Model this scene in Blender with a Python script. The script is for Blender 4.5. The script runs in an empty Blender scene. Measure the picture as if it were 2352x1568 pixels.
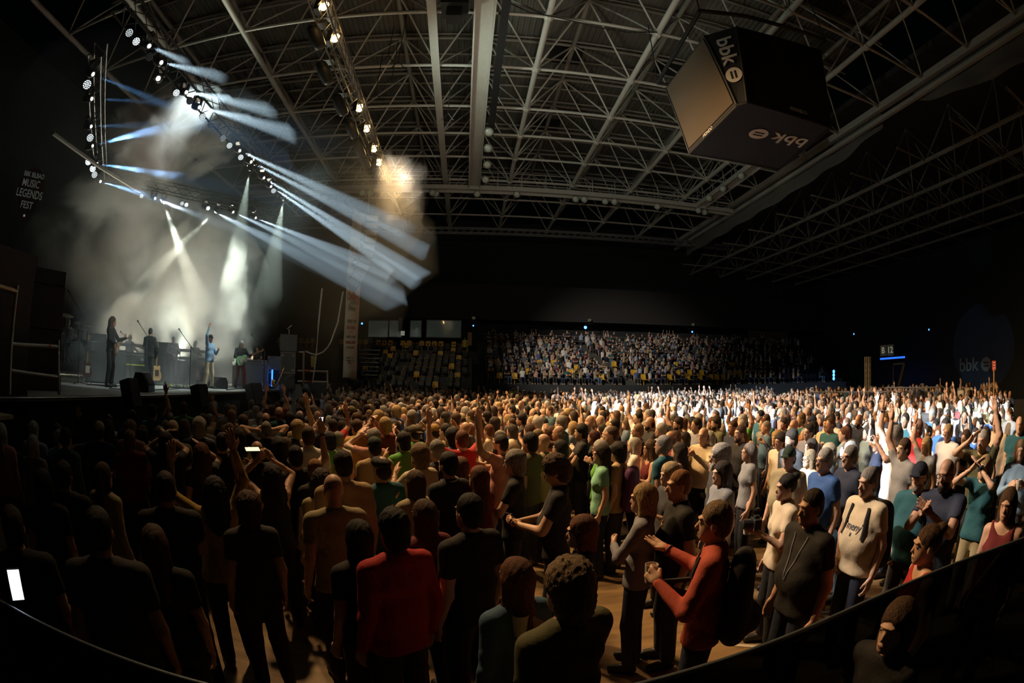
import bpy, bmesh, math, random
import numpy as np
from mathutils import Vector, Matrix, Euler

random.seed(7); RNG = np.random.default_rng(11)
SC = bpy.context.scene; COL = SC.collection
EYE = 2.45                                    # height of the lens above the arena floor

# ---------------------------------------------------------------- camera (a real fisheye lens), world, exposure
YAW, PITCH, ROLL, FPX = -.089, .077, -.016, 1132.
def _rot(yaw, pitch, roll):
    cy, sy = math.cos(yaw), math.sin(yaw); cp, sp = math.cos(pitch), math.sin(pitch); cr, sr = math.cos(roll), math.sin(roll)
    return np.array([[cy, -sy, 0], [sy, cy, 0], [0, 0, 1]]) @ np.array([[1, 0, 0], [0, cp, -sp], [0, sp, cp]]) @ np.array([[cr, 0, sr], [0, 1, 0], [-sr, 0, cr]])
RC = _rot(YAW, PITCH, ROLL)
cam = bpy.data.cameras.new('camera'); camera = bpy.data.objects.new('camera', cam); COL.objects.link(camera)
camera.matrix_world = Matrix(((RC[0][0], RC[0][2], -RC[0][1], 0), (RC[1][0], RC[1][2], -RC[1][1], 0), (RC[2][0], RC[2][2], -RC[2][1], EYE), (0, 0, 0, 1)))
cam.type = 'PANO'; cam.sensor_fit = 'HORIZONTAL'; cam.sensor_width = 36.; cam.clip_end = 300.; cam.clip_start = .05
cc = cam.cycles if hasattr(cam, 'cycles') and hasattr(cam.cycles, 'panorama_type') else cam
cc.panorama_type = 'FISHEYE_EQUISOLID'; cc.fisheye_lens = FPX / 2352 * 36; cc.fisheye_fov = math.pi
SC.camera = camera
def ray(x, y):
    """direction from the lens through a place read off the photograph"""
    dx, dy = x - 1176., 784. - y; r = math.hypot(dx, dy); th = 2 * math.asin(r / 2 / FPX); s = math.sin(th) / max(r, 1e-9)
    return RC @ np.array([dx * s, math.cos(th), dy * s])
def at_z(x, y, z): d = ray(x, y); return d * ((z - EYE) / d[2]) + (0, 0, EYE)
def at_y(x, y, Y): d = ray(x, y); return d * (Y / d[1]) + (0, 0, EYE)
def at_x(x, y, X): d = ray(x, y); return d * (X / d[0]) + (0, 0, EYE)
def at_r(x, y, r): d = ray(x, y); return d * (r / math.hypot(d[0], d[1])) + (0, 0, EYE)

world = bpy.data.worlds.new('world'); SC.world = world; world.use_nodes = True
world.node_tree.nodes['Background'].inputs[0].default_value = (.10, .16, .18, 1)
world.node_tree.nodes['Background'].inputs[1].default_value = .002
SC.view_settings.view_transform = 'Standard'; SC.view_settings.look = 'None'; SC.view_settings.gamma = 1; SC.view_settings.exposure = 0.
try: SC.view_settings.use_curve_mapping = False
except Exception: pass
SC.cycles.use_denoising = True; SC.cycles.denoiser = 'OPENIMAGEDENOISE'
SC.cycles.max_bounces = 4; SC.cycles.diffuse_bounces = 2; SC.cycles.glossy_bounces = 2; SC.cycles.transmission_bounces = 3; SC.cycles.volume_bounces = 0; SC.cycles.transparent_max_bounces = 6
SC.cycles.use_adaptive_sampling = True; SC.cycles.adaptive_threshold = .025; SC.cycles.adaptive_min_samples = 20
SC.cycles.volume_step_rate = 1.; SC.cycles.volume_max_steps = 96; SC.cycles.use_light_tree = True; SC.cycles.sample_clamp_indirect = 3.; SC.cycles.caustics_reflective = False; SC.cycles.caustics_refractive = False

# ---------------------------------------------------------------- stage and truss lamps, with added fill spots: the light of the hall
def spot(name, p, target, energy, color, deg, blend=.3, radius=.08, halo=True):
    l = bpy.data.lights.new(name, 'SPOT'); l.energy = energy; l.color = color; l.spot_size = math.radians(deg); l.spot_blend = blend; l.shadow_soft_size = radius
    o = bpy.data.objects.new(name, l); COL.objects.link(o); o.location = p
    o.rotation_euler = (Vector(target) - Vector(p)).to_track_quat('-Z', 'Y').to_euler()
    if not halo: l.cycles.max_bounces = 3
    l.volume_factor = 1. if halo else 0.
    return o
def beam(name, p, target, energy, color, deg):
    """a tight stage beam: energy is the same brightness whatever the width of the cone"""
    return spot(name, p, target, energy * 52000 / (deg * deg), color, deg * 1.1, .12, .03)
COOL, CREAM, BLUE, WARM = (.78, .91, 1.), (.93, 1., .80), (.25, .55, 1.), (1., .60, .27)
ZT = EYE + 6.0                                 # trim height of the V of lighting trusses over the stage
# (pixel of the lamp, pixel its beam passes, plane x of that place, watts, colour, cone)
def pw(d, k): return 1.1 * d * d * k           # lamp watts for an evenly bright cone of d degrees
BEAMS = [((348, 108), (520, 185), -.12, pw(8, .7), COOL, 8), ((377, 145), (545, 185), -.12, pw(10, .7), COOL, 10), ((435, 213), (690, 262), -.1, pw(13, 1.1), COOL, 13),
         ((465, 248), (720, 318), -.08, pw(12, 1.2), COOL, 12), ((557, 349), (720, 425), -.05, pw(7, 2.4), COOL, 7), ((583, 375), (740, 455), .0, pw(6.5, 2.8), COOL, 6.5),
         ((612, 412), (900, 590), .02, pw(6, 4.2), COOL, 6), ((628, 432), (880, 600), .1, pw(7, 3.8), COOL, 7)]
BACK = [((592, 502), (930, 640), -.05, pw(8, 2.8), COOL, 8), ((540, 489), (800, 610), -.08, pw(8, 2.4), COOL, 8), ((480, 480), (640, 560), -.1, pw(8, 2.2), COOL, 8), ((360, 457), (560, 535), -.15, pw(7, 1.0), COOL, 7)]
DOWN = [((573, 397), (556, 500), -7.6, pw(20, .3), CREAM, 20), ((651, 463), (636, 545), -7.8, pw(16, .5), CREAM, 16), ((378, 470), (398, 530), -11., pw(14, .2), CREAM, 14), ((490, 491), (395, 585), -12., pw(16, .3), CREAM, 16)]
SIDE = [((220, 173), (360, 232), .3, pw(6, .5), BLUE, 6), ((218, 227), (380, 238), .3, pw(6, .22), BLUE, 6), ((216, 290), (330, 288), .25, pw(11, .12), BLUE, 11), ((219, 333), (330, 305), .2, pw(11, .14), BLUE, 11), ((228, 377), (360, 398), .2, pw(7, .5), BLUE, 7), ((235, 418), (360, 455), .1, pw(7, .3), BLUE, 7)]
LAMPS = []
def lamp_at(px, far=False): return at_z(px[0], px[1], ZT)
def beam_target(L):
    """where the beam crosses the sight line of its second place: it leaves the truss at slope dy/dx = m"""
    p = lamp_at(L[0]); d = ray(*L[1]); m = L[2]
    if L in DOWN: return at_x(L[1][0], L[1][1], m)
    return d * ((p[1] - m * p[0]) / (d[1] - m * d[0])) + (0, 0, EYE)
for L in BEAMS + BACK + DOWN + SIDE:
    p = lamp_at(L[0]); t = beam_target(L); LAMPS.append((p, t, L[4]))
    beam('stage_beam_light', p + (t - p) / np.linalg.norm(t - p) * .08, t, L[3] * .4, L[4], L[5] * .66)
TRUSS_X, TRUSS_Z = -4.1, EYE + 9.
HOT = [at_z(x, y, TRUSS_Z - .15) for x, y in ((740, 17), (766, 90), (823, 250), (840, 297), (857, 343), (868, 374))]
for i, p in enumerate(HOT):
    l = spot('amber_blinder_light', p + (.12, 0, -.1), (4.6 + .12 * p[1], p[1] * .80 - .4, 1.), 4900, WARM, 94, 1., .25, halo=False); l.data.specular_factor = .2
spot('amber_blinder_light', HOT[-1] + (.1, 0, -.2), HOT[-1] + (.9, .2, -3.), 500, (1., .60, .24), 60, 1., .1)
# added fill spots at the front truss for right floor, rear floor and stands
for y0, tx, ty, tz, e, dg in ((9.4, 4.4, 3.7, 1.5, 3600, 21), (10.4, 9.8, 9.4, 1.4, 5000, 24), (11.6, 10.5, 13.5, 1.4, 8000, 26), (12.6, 9.5, 18.5, 1.4, 13000, 26), (13.6, 8.5, 24., 1.4, 19000, 26), (14.4, 15., 25., 1.4, 28000, 28)):
    spot('crowd_fill_light', (-3.7, y0, TRUSS_Z - .5), (tx, ty, tz), e, (.78, .90, 1.), dg, .45, .06)
spot('stand_fill_light', (-3.8, 17., TRUSS_Z - .4), (-3.5, 38., 3.), 1100, (1., .86, .66), 26, .9, .2)
spot('stand_fill_light', (-3.9, 16., TRUSS_Z - .4), (11., 39., 4.), 15000, (1., .88, .74), 34, .9, .2, halo=False)
# added lamps standing in for stage spill and bounce on the roof
spot('roof_fill_light', (1.5, 9., TRUSS_Z - 4), (6., 22., 16.), 1000, (1., .90, .72), 108, 1., .5, halo=False)
spot('roof_fill_light', (-3.6, 15., TRUSS_Z + .2), (11., 20., 16.), 700, (.82, 1., .86), 130, 1., .5, halo=False)
# lamps behind the band, then added spots for smoke cloud and band front
for x, y, X, tx, ty, e, dg in ((404, 850, -14.5, 400, 600, 9500, 52), (525, 850, -14., 470, 600, 9500, 52), (300, 850, -15., 290, 600, 3600, 52)):
    p = at_x(x, y, X); spot('backlight', p, at_x(tx, ty, X + 3.), e, (.93, 1., .80), dg, 1., .2)
q_ = at_r(385, 312, 14.2); spot('cloud_light', (-4.3, 8.6, TRUSS_Z - .5), q_, 9000, (.86, 1., .94), 19, .5, .1)  # added spot aimed at the smoke cloud to brighten it
spot('band_fill_light', (-4.4, 16., TRUSS_Z - .3), (-10., 14., 2.), 4200, (.85, 1., .95), 34, .8, .2, halo=False)  # added fill on the band, no visible fixture
spot('band_fill_light', (-4.4, 9., TRUSS_Z - .3), (-10., 11.5, 2.), 2200, (.85, 1., .95), 30, .8, .2, halo=False)

# ---------------------------------------------------------------- materials
_M = {}
def mat(name, col, rough=.6, metal=0., emit=None, es=0., bump=0., bscale=40., var=0., vscale=6., alpha=None):
    key = (name, tuple(col), rough, metal, emit, es)
    if key in _M: return _M[key]
    m = bpy.data.materials.new(name); m.use_nodes = True; nt = m.node_tree; b = nt.nodes['Principled BSDF']
    b.inputs['Base Color'].default_value = (*col, 1); b.inputs['Roughness'].default_value = rough; b.inputs['Metallic'].default_value = metal
    if emit: b.inputs['Emission Color'].default_value = (*emit, 1); b.inputs['Emission Strength'].default_value = es
    if bump or var:
        tc = nt.nodes.new('ShaderNodeTexCoord'); nz = nt.nodes.new('ShaderNodeTexNoise'); nz.inputs['Scale'].default_value = bscale; nz.inputs['Detail'].default_value = 3
        nt.links.new(tc.outputs['Object'], nz.inputs['Vector'])
        if bump:
            bp = nt.nodes.new('ShaderNodeBump'); bp.inputs['Strength'].default_value = bump; bp.inputs['Distance'].default_value = .02
            nt.links.new(nz.outputs['Fac'], bp.inputs['Height']); nt.links.new(bp.outputs['Normal'], b.inputs['Normal'])
        if var:
            n2 = nt.nodes.new('ShaderNodeTexNoise'); n2.inputs['Scale'].default_value = vscale; n2.inputs['Detail'].default_value = 4
            nt.links.new(tc.outputs['Object'], n2.inputs['Vector'])
            mp = nt.nodes.new('ShaderNodeMapRange'); mp.inputs['To Min'].default_value = 1 - var; mp.inputs['To Max'].default_value = 1 + var
            hs = nt.nodes.new('ShaderNodeHueSaturation'); hs.inputs['Color'].default_value = (*col, 1)
            nt.links.new(n2.outputs['Fac'], mp.inputs['Value']); nt.links.new(mp.outputs[0], hs.inputs['Value']); nt.links.new(hs.outputs[0], b.inputs['Base Color'])
    _M[key] = m; return m
def glow(name, col, s): return mat(name, (0, 0, 0), .5, 0, tuple(col), s)
M_BLACK = mat('matt black', (.012, .013, .014), .6, bump=.2, bscale=60)
M_METAL = mat('aluminium', (.5, .52, .52), .35, .8)
M_STEEL = mat('painted steel', (.54, .54, .49), .5, .1, var=.12)
M_DARK = mat('dark plastic', (.02, .021, .023), .4)
M_CABLE = mat('cable rubber', (.015, .015, .015), .5)

# ---------------------------------------------------------------- mesh helpers
class MB:
    """collects simple solids, then links them as ONE mesh object"""
    def __init__(s): s.v = []; s.f = []; s.m = []; s.n = 0
    def add(s, V, F, m=0):
        s.v += [tuple(float(c) for c in v) for v in V]; s.f += [tuple(i + s.n for i in f) for f in F]; s.m += [m] * len(F); s.n += len(V); return s
    def box(s, c, d, rz=0., m=0, rx=0., ry=0., taper=1.):
        c = Vector(c); R = Euler((rx, ry, rz)).to_matrix()
        V = [c + R @ Vector((x * d[0] / 2 * (taper if z > 0 else 1), y * d[1] / 2 * (taper if z > 0 else 1), z * d[2] / 2)) for x, y, z in ((-1, -1, -1), (1, -1, -1), (1, 1, -1), (-1, 1, -1), (-1, -1, 1), (1, -1, 1), (1, 1, 1), (-1, 1, 1))]
        return s.add(V, [(0, 3, 2, 1), (4, 5, 6, 7), (0, 1, 5, 4), (1, 2, 6, 5), (2, 3, 7, 6), (3, 0, 4, 7)], m)
    def tube(s, pts, r, n=8, m=0, caps=True, r2=None):
        P = [Vector(p) for p in pts]; V = []; F = []; k = len(P)
        up = Vector((0, 0, 1))
        for i, p in enumerate(P):
            t = (P[min(i + 1, k - 1)] - P[max(i - 1, 0)]).normalized()
            a = t.cross(up)
            if a.length < .05: a = t.cross(Vector((1, 0, 0)))
            a.normalize(); b = t.cross(a); rr = r if r2 is None else r + (r2 - r) * i / max(k - 1, 1)
            V += [p + (a * math.cos(q * 2 * math.pi / n) + b * math.sin(q * 2 * math.pi / n)) * rr for q in range(n)]
        for i in range(k - 1):
            for q in range(n): F.append((i * n + q, (i + 1) * n + q, (i + 1) * n + (q + 1) % n, i * n + (q + 1) % n))
        if caps: F.append(tuple(range(n))); F.append(tuple((k - 1) * n + q for q in reversed(range(n))))
        return s.add(V, F, m)
    def lathe(s, prof, c=(0, 0, 0), n=16, m=0, rot=None):
        V = []; F = []; k = len(prof); R = rot or Matrix.Identity(3); c = Vector(c)
        for r, z in prof: V += [c + R @ Vector((r * math.cos(q * 2 * math.pi / n), r * math.sin(q * 2 * math.pi / n), z)) for q in range(n)]
        for i in range(k - 1):
            for q in range(n): F.append((i * n + q, i * n + (q + 1) % n, (i + 1) * n + (q + 1) % n, (i + 1) * n + q))
        F.append(tuple(reversed(range(n)))); F.append(tuple((k - 1) * n + q for q in range(n)))
        return s.add(V, F, m)
    def prism(s, poly, a, b, rot=None, c=(0, 0, 0), m=0):
        """polygon (u, v) pushed from w=a to w=b; rot maps (u, v, w) to the world"""
        R = rot or Matrix.Identity(3); c = Vector(c); k = len(poly)
        V = [c + R @ Vector((u, v, a)) for u, v in poly] + [c + R @ Vector((u, v, b)) for u, v in poly]
        F = [tuple(reversed(range(k))), tuple(range(k, 2 * k))] + [(i, (i + 1) % k, k + (i + 1) % k, k + i) for i in range(k)]
        return s.add(V, F, m)
    def build(s, name, mats, parent=None, smooth=False, loc=None, bevel=0.):
        me = bpy.data.meshes.new(name); me.from_pydata(s.v, [], s.f)
        for m in (mats if isinstance(mats, (list, tuple)) else [mats]): me.materials.append(m)
        me.polygons.foreach_set('material_index', s.m)
        if smooth: me.polygons.foreach_set('use_smooth', [True] * len(s.f))
        me.update(); o = bpy.data.objects.new(name, me); COL.objects.link(o)
        if parent: o.parent = parent
        if loc is not None: o.location = loc
        if bevel: md = o.modifiers.new('bevel', 'BEVEL'); md.width = bevel; md.segments = 2
        return o
def tag(o, label=None, cat=None, group=None, kind=None):
    if label: o['label'] = label
    if cat: o['category'] = cat
    if group: o['group'] = group
    if kind: o['kind'] = kind
    return o
def empty(name, loc=(0, 0, 0), label=None, cat=None, group=None, kind=None, rz=0.):
    o = bpy.data.objects.new(name, None); COL.objects.link(o); o.location = loc; o.rotation_euler.z = rz; o.empty_display_size = .1
    return tag(o, label, cat, group, kind)
def link(name, me, parent=None, loc=(0, 0, 0), rot=None, scale=None):
    o = bpy.data.objects.new(name, me); COL.objects.link(o)
    if parent: o.parent = parent
    o.location = loc
    if rot is not None: o.rotation_euler = rot
    if scale is not None: o.scale = scale
    return o
def copy_tree(o, parent=None):
    c = o.copy(); COL.objects.link(c); c.parent = parent
    for ch in [x for x in o.children]: copy_tree(ch, c)
    return c
def text_mesh(s, size, depth=.01, bold=0.):
    cu = bpy.data.curves.new('lettering', 'FONT'); cu.body = s; cu.size = size; cu.extrude = depth; cu.offset = bold; cu.align_x = 'CENTER'; cu.align_y = 'CENTER'; cu.resolution_u = 3
    o = bpy.data.objects.new('lettering', cu); COL.objects.link(o); dg = bpy.context.evaluated_depsgraph_get(); dg.update()
    me = bpy.data.meshes.new_from_object(o.evaluated_get(dg)); COL.objects.unlink(o); bpy.data.objects.remove(o); return me
_UC = {}
def unit_tube(n, m):
    k = (n, m.name)
    if k not in _UC:
        b = MB().tube([(0, 0, 0), (0, 0, 1)], 1, n); me = bpy.data.meshes.new('tube'); me.from_pydata(b.v, [], b.f); me.materials.append(m)
        me.polygons.foreach_set('use_smooth', [n > 6] * len(b.f)); _UC[k] = me
    return _UC[k]
def rod(name, a, b, r, m, parent=None, n=8):
    a = Vector(a); b = Vector(b); d = b - a
    o = link(name, unit_tube(n, m), parent, a); o.rotation_mode = 'QUATERNION'; o.rotation_quaternion = d.to_track_quat('Z', 'Y'); o.scale = (r, r, d.length); return o
# ---------------------------------------------------------------- human figures: distance fields -> continuous skin
 
def smin(a, b, k):
    h = np.clip(0.5 + 0.5 * (b - a) / k, 0, 1)
    return b * (1 - h) + a * h - k * h * (1 - h)


class Field:
    """distance field on an uneven grid; cones and ellipsoids are blended into it, then a surface is drawn through it"""
    def __init__(s, xs, ys, zs):
        s.x, s.y, s.z = xs, ys, zs
        s.d = np.full((len(xs), len(ys), len(zs)), 0.5, np.float32)

    def _box(s, lo, hi):
        o = []
        for a, l, h in ((s.x, lo[0], hi[0]), (s.y, lo[1], hi[1]), (s.z, lo[2], hi[2])):
            i = max(0, np.searchsorted(a, l) - 2); j = min(len(a), np.searchsorted(a, h) + 2)
            if j <= i: return None
            o.append(slice(i, j))
        return tuple(o)

    def _grid(s, b):
        return np.meshgrid(s.x[b[0]], s.y[b[1]], s.z[b[2]], indexing='ij')

    def _put(s, b, v, k, mode):
        v = v.astype(np.float32)
        if mode == 'add': s.d[b] = smin(s.d[b], v, k) if k > 0 else np.minimum(s.d[b], v)
        else: s.d[b] = np.maximum(s.d[b], -v)

    def cone(s, a, b, ra, rb, k=.03, sy=1.0, mode='add', ax=(1, 0, 0)):
        """round cone from a to b; sy squeezes it along y (flat torso)"""
        a = np.array(a, float); b = np.array(b, float); m = max(ra, rb) + k + .03
        bb = s._box(np.minimum(a, b) - m, np.maximum(a, b) + m)
        if bb is None: return
        X, Y, Z = s._grid(bb)
        y0 = (a[1] + b[1]) / 2
        P = np.stack([X - a[0], (Y - y0) / sy + y0 - a[1], Z - a[2]], -1)
        ba = b - a; l2 = max(ba @ ba, 1e-9)
        t = np.clip((P @ ba) / l2, 0, 1)
        d = np.linalg.norm(P - t[..., None] * ba, axis=-1) - (ra + (rb - ra) * t)
        s._put(bb, d * (1 if sy == 1 else sy ** .5), k, mode)

    def ell(s, c, r, k=.03, mode='add', rz=0., rx=0.):
        c = np.array(c, float); r = np.array(r, float); m = r.max() + k + .02
        bb = s._box(c - m, c + m)
        if bb is None: return
        X, Y, Z = s._grid(bb)
        X = X - c[0]; Y = Y - c[1]; Z = Z - c[2]
        if rz: X, Y = X * math.cos(rz) + Y * math.sin(rz), -X * math.sin(rz) + Y * math.cos(rz)
        if rx: Y, Z = Y * math.cos(rx) + Z * math.sin(rx), -Y * math.sin(rx) + Z * math.cos(rx)
        q = np.sqrt((X / r[0]) ** 2 + (Y / r[1]) ** 2 + (Z / r[2]) ** 2)
        s._put(bb, (q - 1) * r.min() * np.where(q > 1, 1.3, 1.), k, mode)

    def cut(s, p, n):
        """keep the side of the plane (p, n) that n points away from"""
        X, Y, Z = np.meshgrid(s.x, s.y, s.z, indexing='ij')
        s.d = np.maximum(s.d, ((X - p[0]) * n[0] + (Y - p[1]) * n[1] + (Z - p[2]) * n[2]).astype(np.float32))

    def mesh(s):
        d = s.d; ins = d < 0
        nx, ny, nz = d.shape
        code = np.zeros((nx - 1, ny - 1, nz - 1), np.int8)
        for i in (0, 1):
            for j in (0, 1):
                for k in (0, 1): code += ins[i:nx - 1 + i, j:ny - 1 + j, k:nz - 1 + k]
        act = (code > 0) & (code < 8)
        ix, iy, iz = np.nonzero(act)
        idx = np.full(act.shape, -1, np.int64); idx[ix, iy, iz] = np.arange(len(ix))
        acc = np.zeros((len(ix), 3)); cnt = np.zeros(len(ix))
        ax = (s.x, s.y, s.z)
        cs = [(i, j, k) for i in (0, 1) for j in (0, 1) for k in (0, 1)]
        for c in cs:
            for q in range(3):
                if c[q]: continue
                e = list(c); e[q] = 1
                a = d[ix + c[0], iy + c[1], iz + c[2]]; b = d[ix + e[0], iy + e[1], iz + e[2]]
                m = (a < 0) != (b < 0)
                t = np.where(m, a / np.where(m, a - b, 1), 0)
                I = (ix, iy, iz)
                p = [ax[r][I[r] + c[r]] for r in range(3)]
                p[q] = p[q] + t * (ax[q][I[q] + 1] - ax[q][I[q]])
                acc += np.where(m[:, None], np.stack(p, 1), 0); cnt += m
        V = acc / cnt[:, None]
        F = []
        for q in range(3):
            o1, o2 = [(1, 2), (2, 0), (0, 1)][q]
            sl0 = [slice(1, n - 1) for n in d.shape]; sl0[q] = slice(0, d.shape[q] - 1)
            sl1 = list(sl0); sl1[q] = slice(1, d.shape[q])
            a = ins[tuple(sl0)]; b = ins[tuple(sl1)]
            for flip in (0, 1):
                m = (a & ~b) if not flip else (~a & b)
                g = np.array(np.nonzero(m))
                for r in range(3):
                    if r != q: g[r] += 1
                def at(u, v):
                    h = g.copy(); h[o1] -= u; h[o2] -= v
                    return idx[h[0], h[1], h[2]]
                quad = np.stack([at(1, 1), at(0, 1), at(0, 0), at(1, 0)], 1)
                if flip: quad = quad[:, ::-1]
                F.append(quad)
        return V, np.concatenate(F)


def axis(segs):
    """uneven grid line: [(start, end, step), ...]"""
    o = []
    for a, b, st in segs:
        n = max(1, int(round((b - a) / st))); o += list(a + (b - a) * np.arange(n) / n)
    o.append(segs[-1][1]); return np.array(o)


def mesh_of(name, V, F, mats=(), mi=None, smooth=True):
    me = bpy.data.meshes.new(name)
    V = np.asarray(V, np.float32); F = np.asarray(F, np.int32)
    me.vertices.add(len(V)); me.vertices.foreach_set('co', V.ravel())
    me.loops.add(F.size); me.loops.foreach_set('vertex_index', F.ravel())
    me.polygons.add(len(F)); me.polygons.foreach_set('loop_start', np.arange(0, F.size, F.shape[1], dtype=np.int32))
    me.polygons.foreach_set('use_smooth', np.full(len(F), smooth, bool))
    for m in mats: me.materials.append(m)
    if mi is not None: me.polygons.foreach_set('material_index', np.asarray(mi, np.int32))
    me.update(calc_edges=True)
    return me


def nrm(v):
    v = np.array(v, float); return v / max(np.linalg.norm(v), 1e-9)


def hand_mesh(W, D, N, kind, q=1.0):
    """one hand rooted at wrist W; D along the forearm, N out of the palm. kinds: open, relaxed, grip, fist, point"""
    D = nrm(D); N = nrm(np.array(N) - D * (np.array(N) @ D)); S = np.cross(D, N)   # S towards the little finger side
    f = Field(axis([(-.075, .085, .0075 * q)]), axis([(-.09, .07, .0075 * q)]), axis([(-.05, .215, .0085 * q)]))
    # local: x = S, y = -N (back of hand), z = D
    f.cone((0, 0, -.035), (0, 0, .02), .026, .027, .015, sy=.8)
    f.cone((-.02, 0, .03), (-.028, 0, .088), .022, .018, .02, sy=.7)
    f.cone((.018, 0, .03), (.024, 0, .082), .022, .017, .02, sy=.7)
    bend = {'open': (.12, .1), 'relaxed': (.45, .5), 'grip': (1.05, 1.0), 'fist': (1.45, 1.5), 'point': (1.4, 1.4)}[kind]
    for i, (x, L) in enumerate(((-.034, .074), (-.012, .082), (.011, .076), (.032, .06))):
        b1, b2 = bend
        if kind == 'point' and i == 0: b1, b2 = .05, .05
        p = np.array([x, 0, .088 - .004 * abs(i - 1)]); sp = (x * (.9 if kind == 'open' else .15)) / .1
        a = b1 * .6; d1 = np.array([sp * .25, -math.sin(a), math.cos(a)]); p1 = p + d1 * L * .46
        a2 = a + b2 * .9; d2 = np.array([sp * .25, -math.sin(a2), math.cos(a2)]); p2 = p1 + d2 * L * .32
        a3 = a2 + b2 * .7; d3 = np.array([sp * .2, -math.sin(a3), math.cos(a3)]); p3 = p2 + d3 * L * .24
        f.cone(p, p1, .0105, .0095, .006); f.cone(p1, p2, .0092, .0085, .004); f.cone(p2, p3, .0085, .0075, .004)
    if kind in ('grip', 'fist', 'point'): th = ((-.05, -.03, .055), (-.034, -.055, .08))
    elif kind == 'open': th = ((-.062, -.008, .05), (-.078, -.016, .078))
    else: th = ((-.05, -.022, .06), (-.052, -.036, .088))
    f.cone((-.024, -.004, .012), th[0], .017, .012, .012); f.cone(th[0], th[1], .012, .009, .005)
    V, F = f.mesh()
    M = np.stack([S, -N, D], 0)
    return np.asarray(W) + V @ M, F


def arm_ik(sh, wr, L1=.29, L2=.27, pole=(0, 0, -1)):
    sh = np.array(sh, float); wr = np.array(wr, float); v = wr - sh; L = np.linalg.norm(v)
    if L > (L1 + L2) * .995: wr = sh + v / L * (L1 + L2) * .995; v = wr - sh; L = np.linalg.norm(v)
    u = v / L; a = (L1 ** 2 - L2 ** 2 + L * L) / (2 * L); h = math.sqrt(max(L1 ** 2 - a * a, 0))
    p = np.array(pole, float); p = nrm(p - u * (p @ u))
    return sh + u * a + p * h, wr


# arm targets: wrist position relative to the shoulder (x outwards), pole, palm normal, hand kind
ARMS = {
    'down':   ((.07, .04, -.54), (.3, -1, 0), (-1, .2, 0), 'relaxed'),
    'pocket': ((.0, .09, -.50), (1, -.6, 0), (-1, 0, 0), 'fist'),
    'fold':   ((-.20, .24, -.22), (1, -.1, -.5), (0, -1, 0), 'relaxed'),
    'clap':   ((-.135, .34, -.02), (.7, 0, -1), (-1, 0, 0), 'open'),
    'clapup': ((-.115, .24, .26), (.8, .2, -.6), (-1, 0, 0), 'open'),
    'up':     ((.04, .10, .55), (1, .2, 0), (0, 1, 0), 'open'),
    'wave':   ((.20, .16, .44), (1, .3, -.5), (0, 1, .1), 'open'),
    'fistup': ((.02, .16, .52), (1, .2, 0), (0, 1, 0), 'fist'),
    'point':  ((.00, .22, .50), (1, .2, -.2), (-.5, .5, 0), 'point'),
    'phone':  ((-.12, .33, .17), (.8, .1, -.8), (-.4, 1, 0), 'grip'),
    'phoneup': ((-.08, .26, .36), (.9, .1, -.4), (-.4, 1, 0), 'grip'),
    'cup':    ((-.05, .30, -.14), (.6, -.4, -1), (-1, .0, 0), 'grip'),
    'lowphone': ((-.13, .33, -.26), (.8, -.5, -.6), (-.5, -.1, 1), 'grip'),
    'reach':  ((.05, .5, -.06), (.6, 0, -1), (-1, 0, 0), 'relaxed'),
    'strum':  ((-.14, .20, -.34), (1, -.3, -.2), (0, -1, 0), 'relaxed'),
    'neck':   ((.10, .40, -.16), (.5, -.2, -1), (0, -1, .4), 'grip'),
    'keys':   ((-.03, .42, -.28), (.5, -.5, -.7), (0, 0, -1), 'relaxed'),
    'behind': ((-.08, .14, .20), (1, 0, .4), (-1, 0, 0), 'relaxed'),
    'hip':    ((.06, .10, -.40), (1, -.9, 0), (-1, 0, 0), 'fist'),
    'held':   ((.24, .36, -.12), (.5, 0, -1), (-.2, 0, 1), 'open'),
}


def slim_head(V, z0=0., kx=.90, kz=.93):
    """head a little smaller than modelled, blended out over the neck"""
    if not len(V): return V
    V = np.array(V, float); r = np.hypot(V[:, 0], V[:, 1] - .02)
    w = np.clip((V[:, 2] - 1.43 - z0) / .09, 0, 1) * np.clip((.30 - r) / .10, 0, 1); w = w * w * (3 - 2 * w)
    V[:, 0] *= 1 - (1 - kx) * w; V[:, 1] = .01 + (V[:, 1] - .01) * (1 - (1 - kx) * w); V[:, 2] = (1.47 + z0) + (V[:, 2] - 1.47 - z0) * (1 - (1 - kz) * w)
    return V


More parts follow.
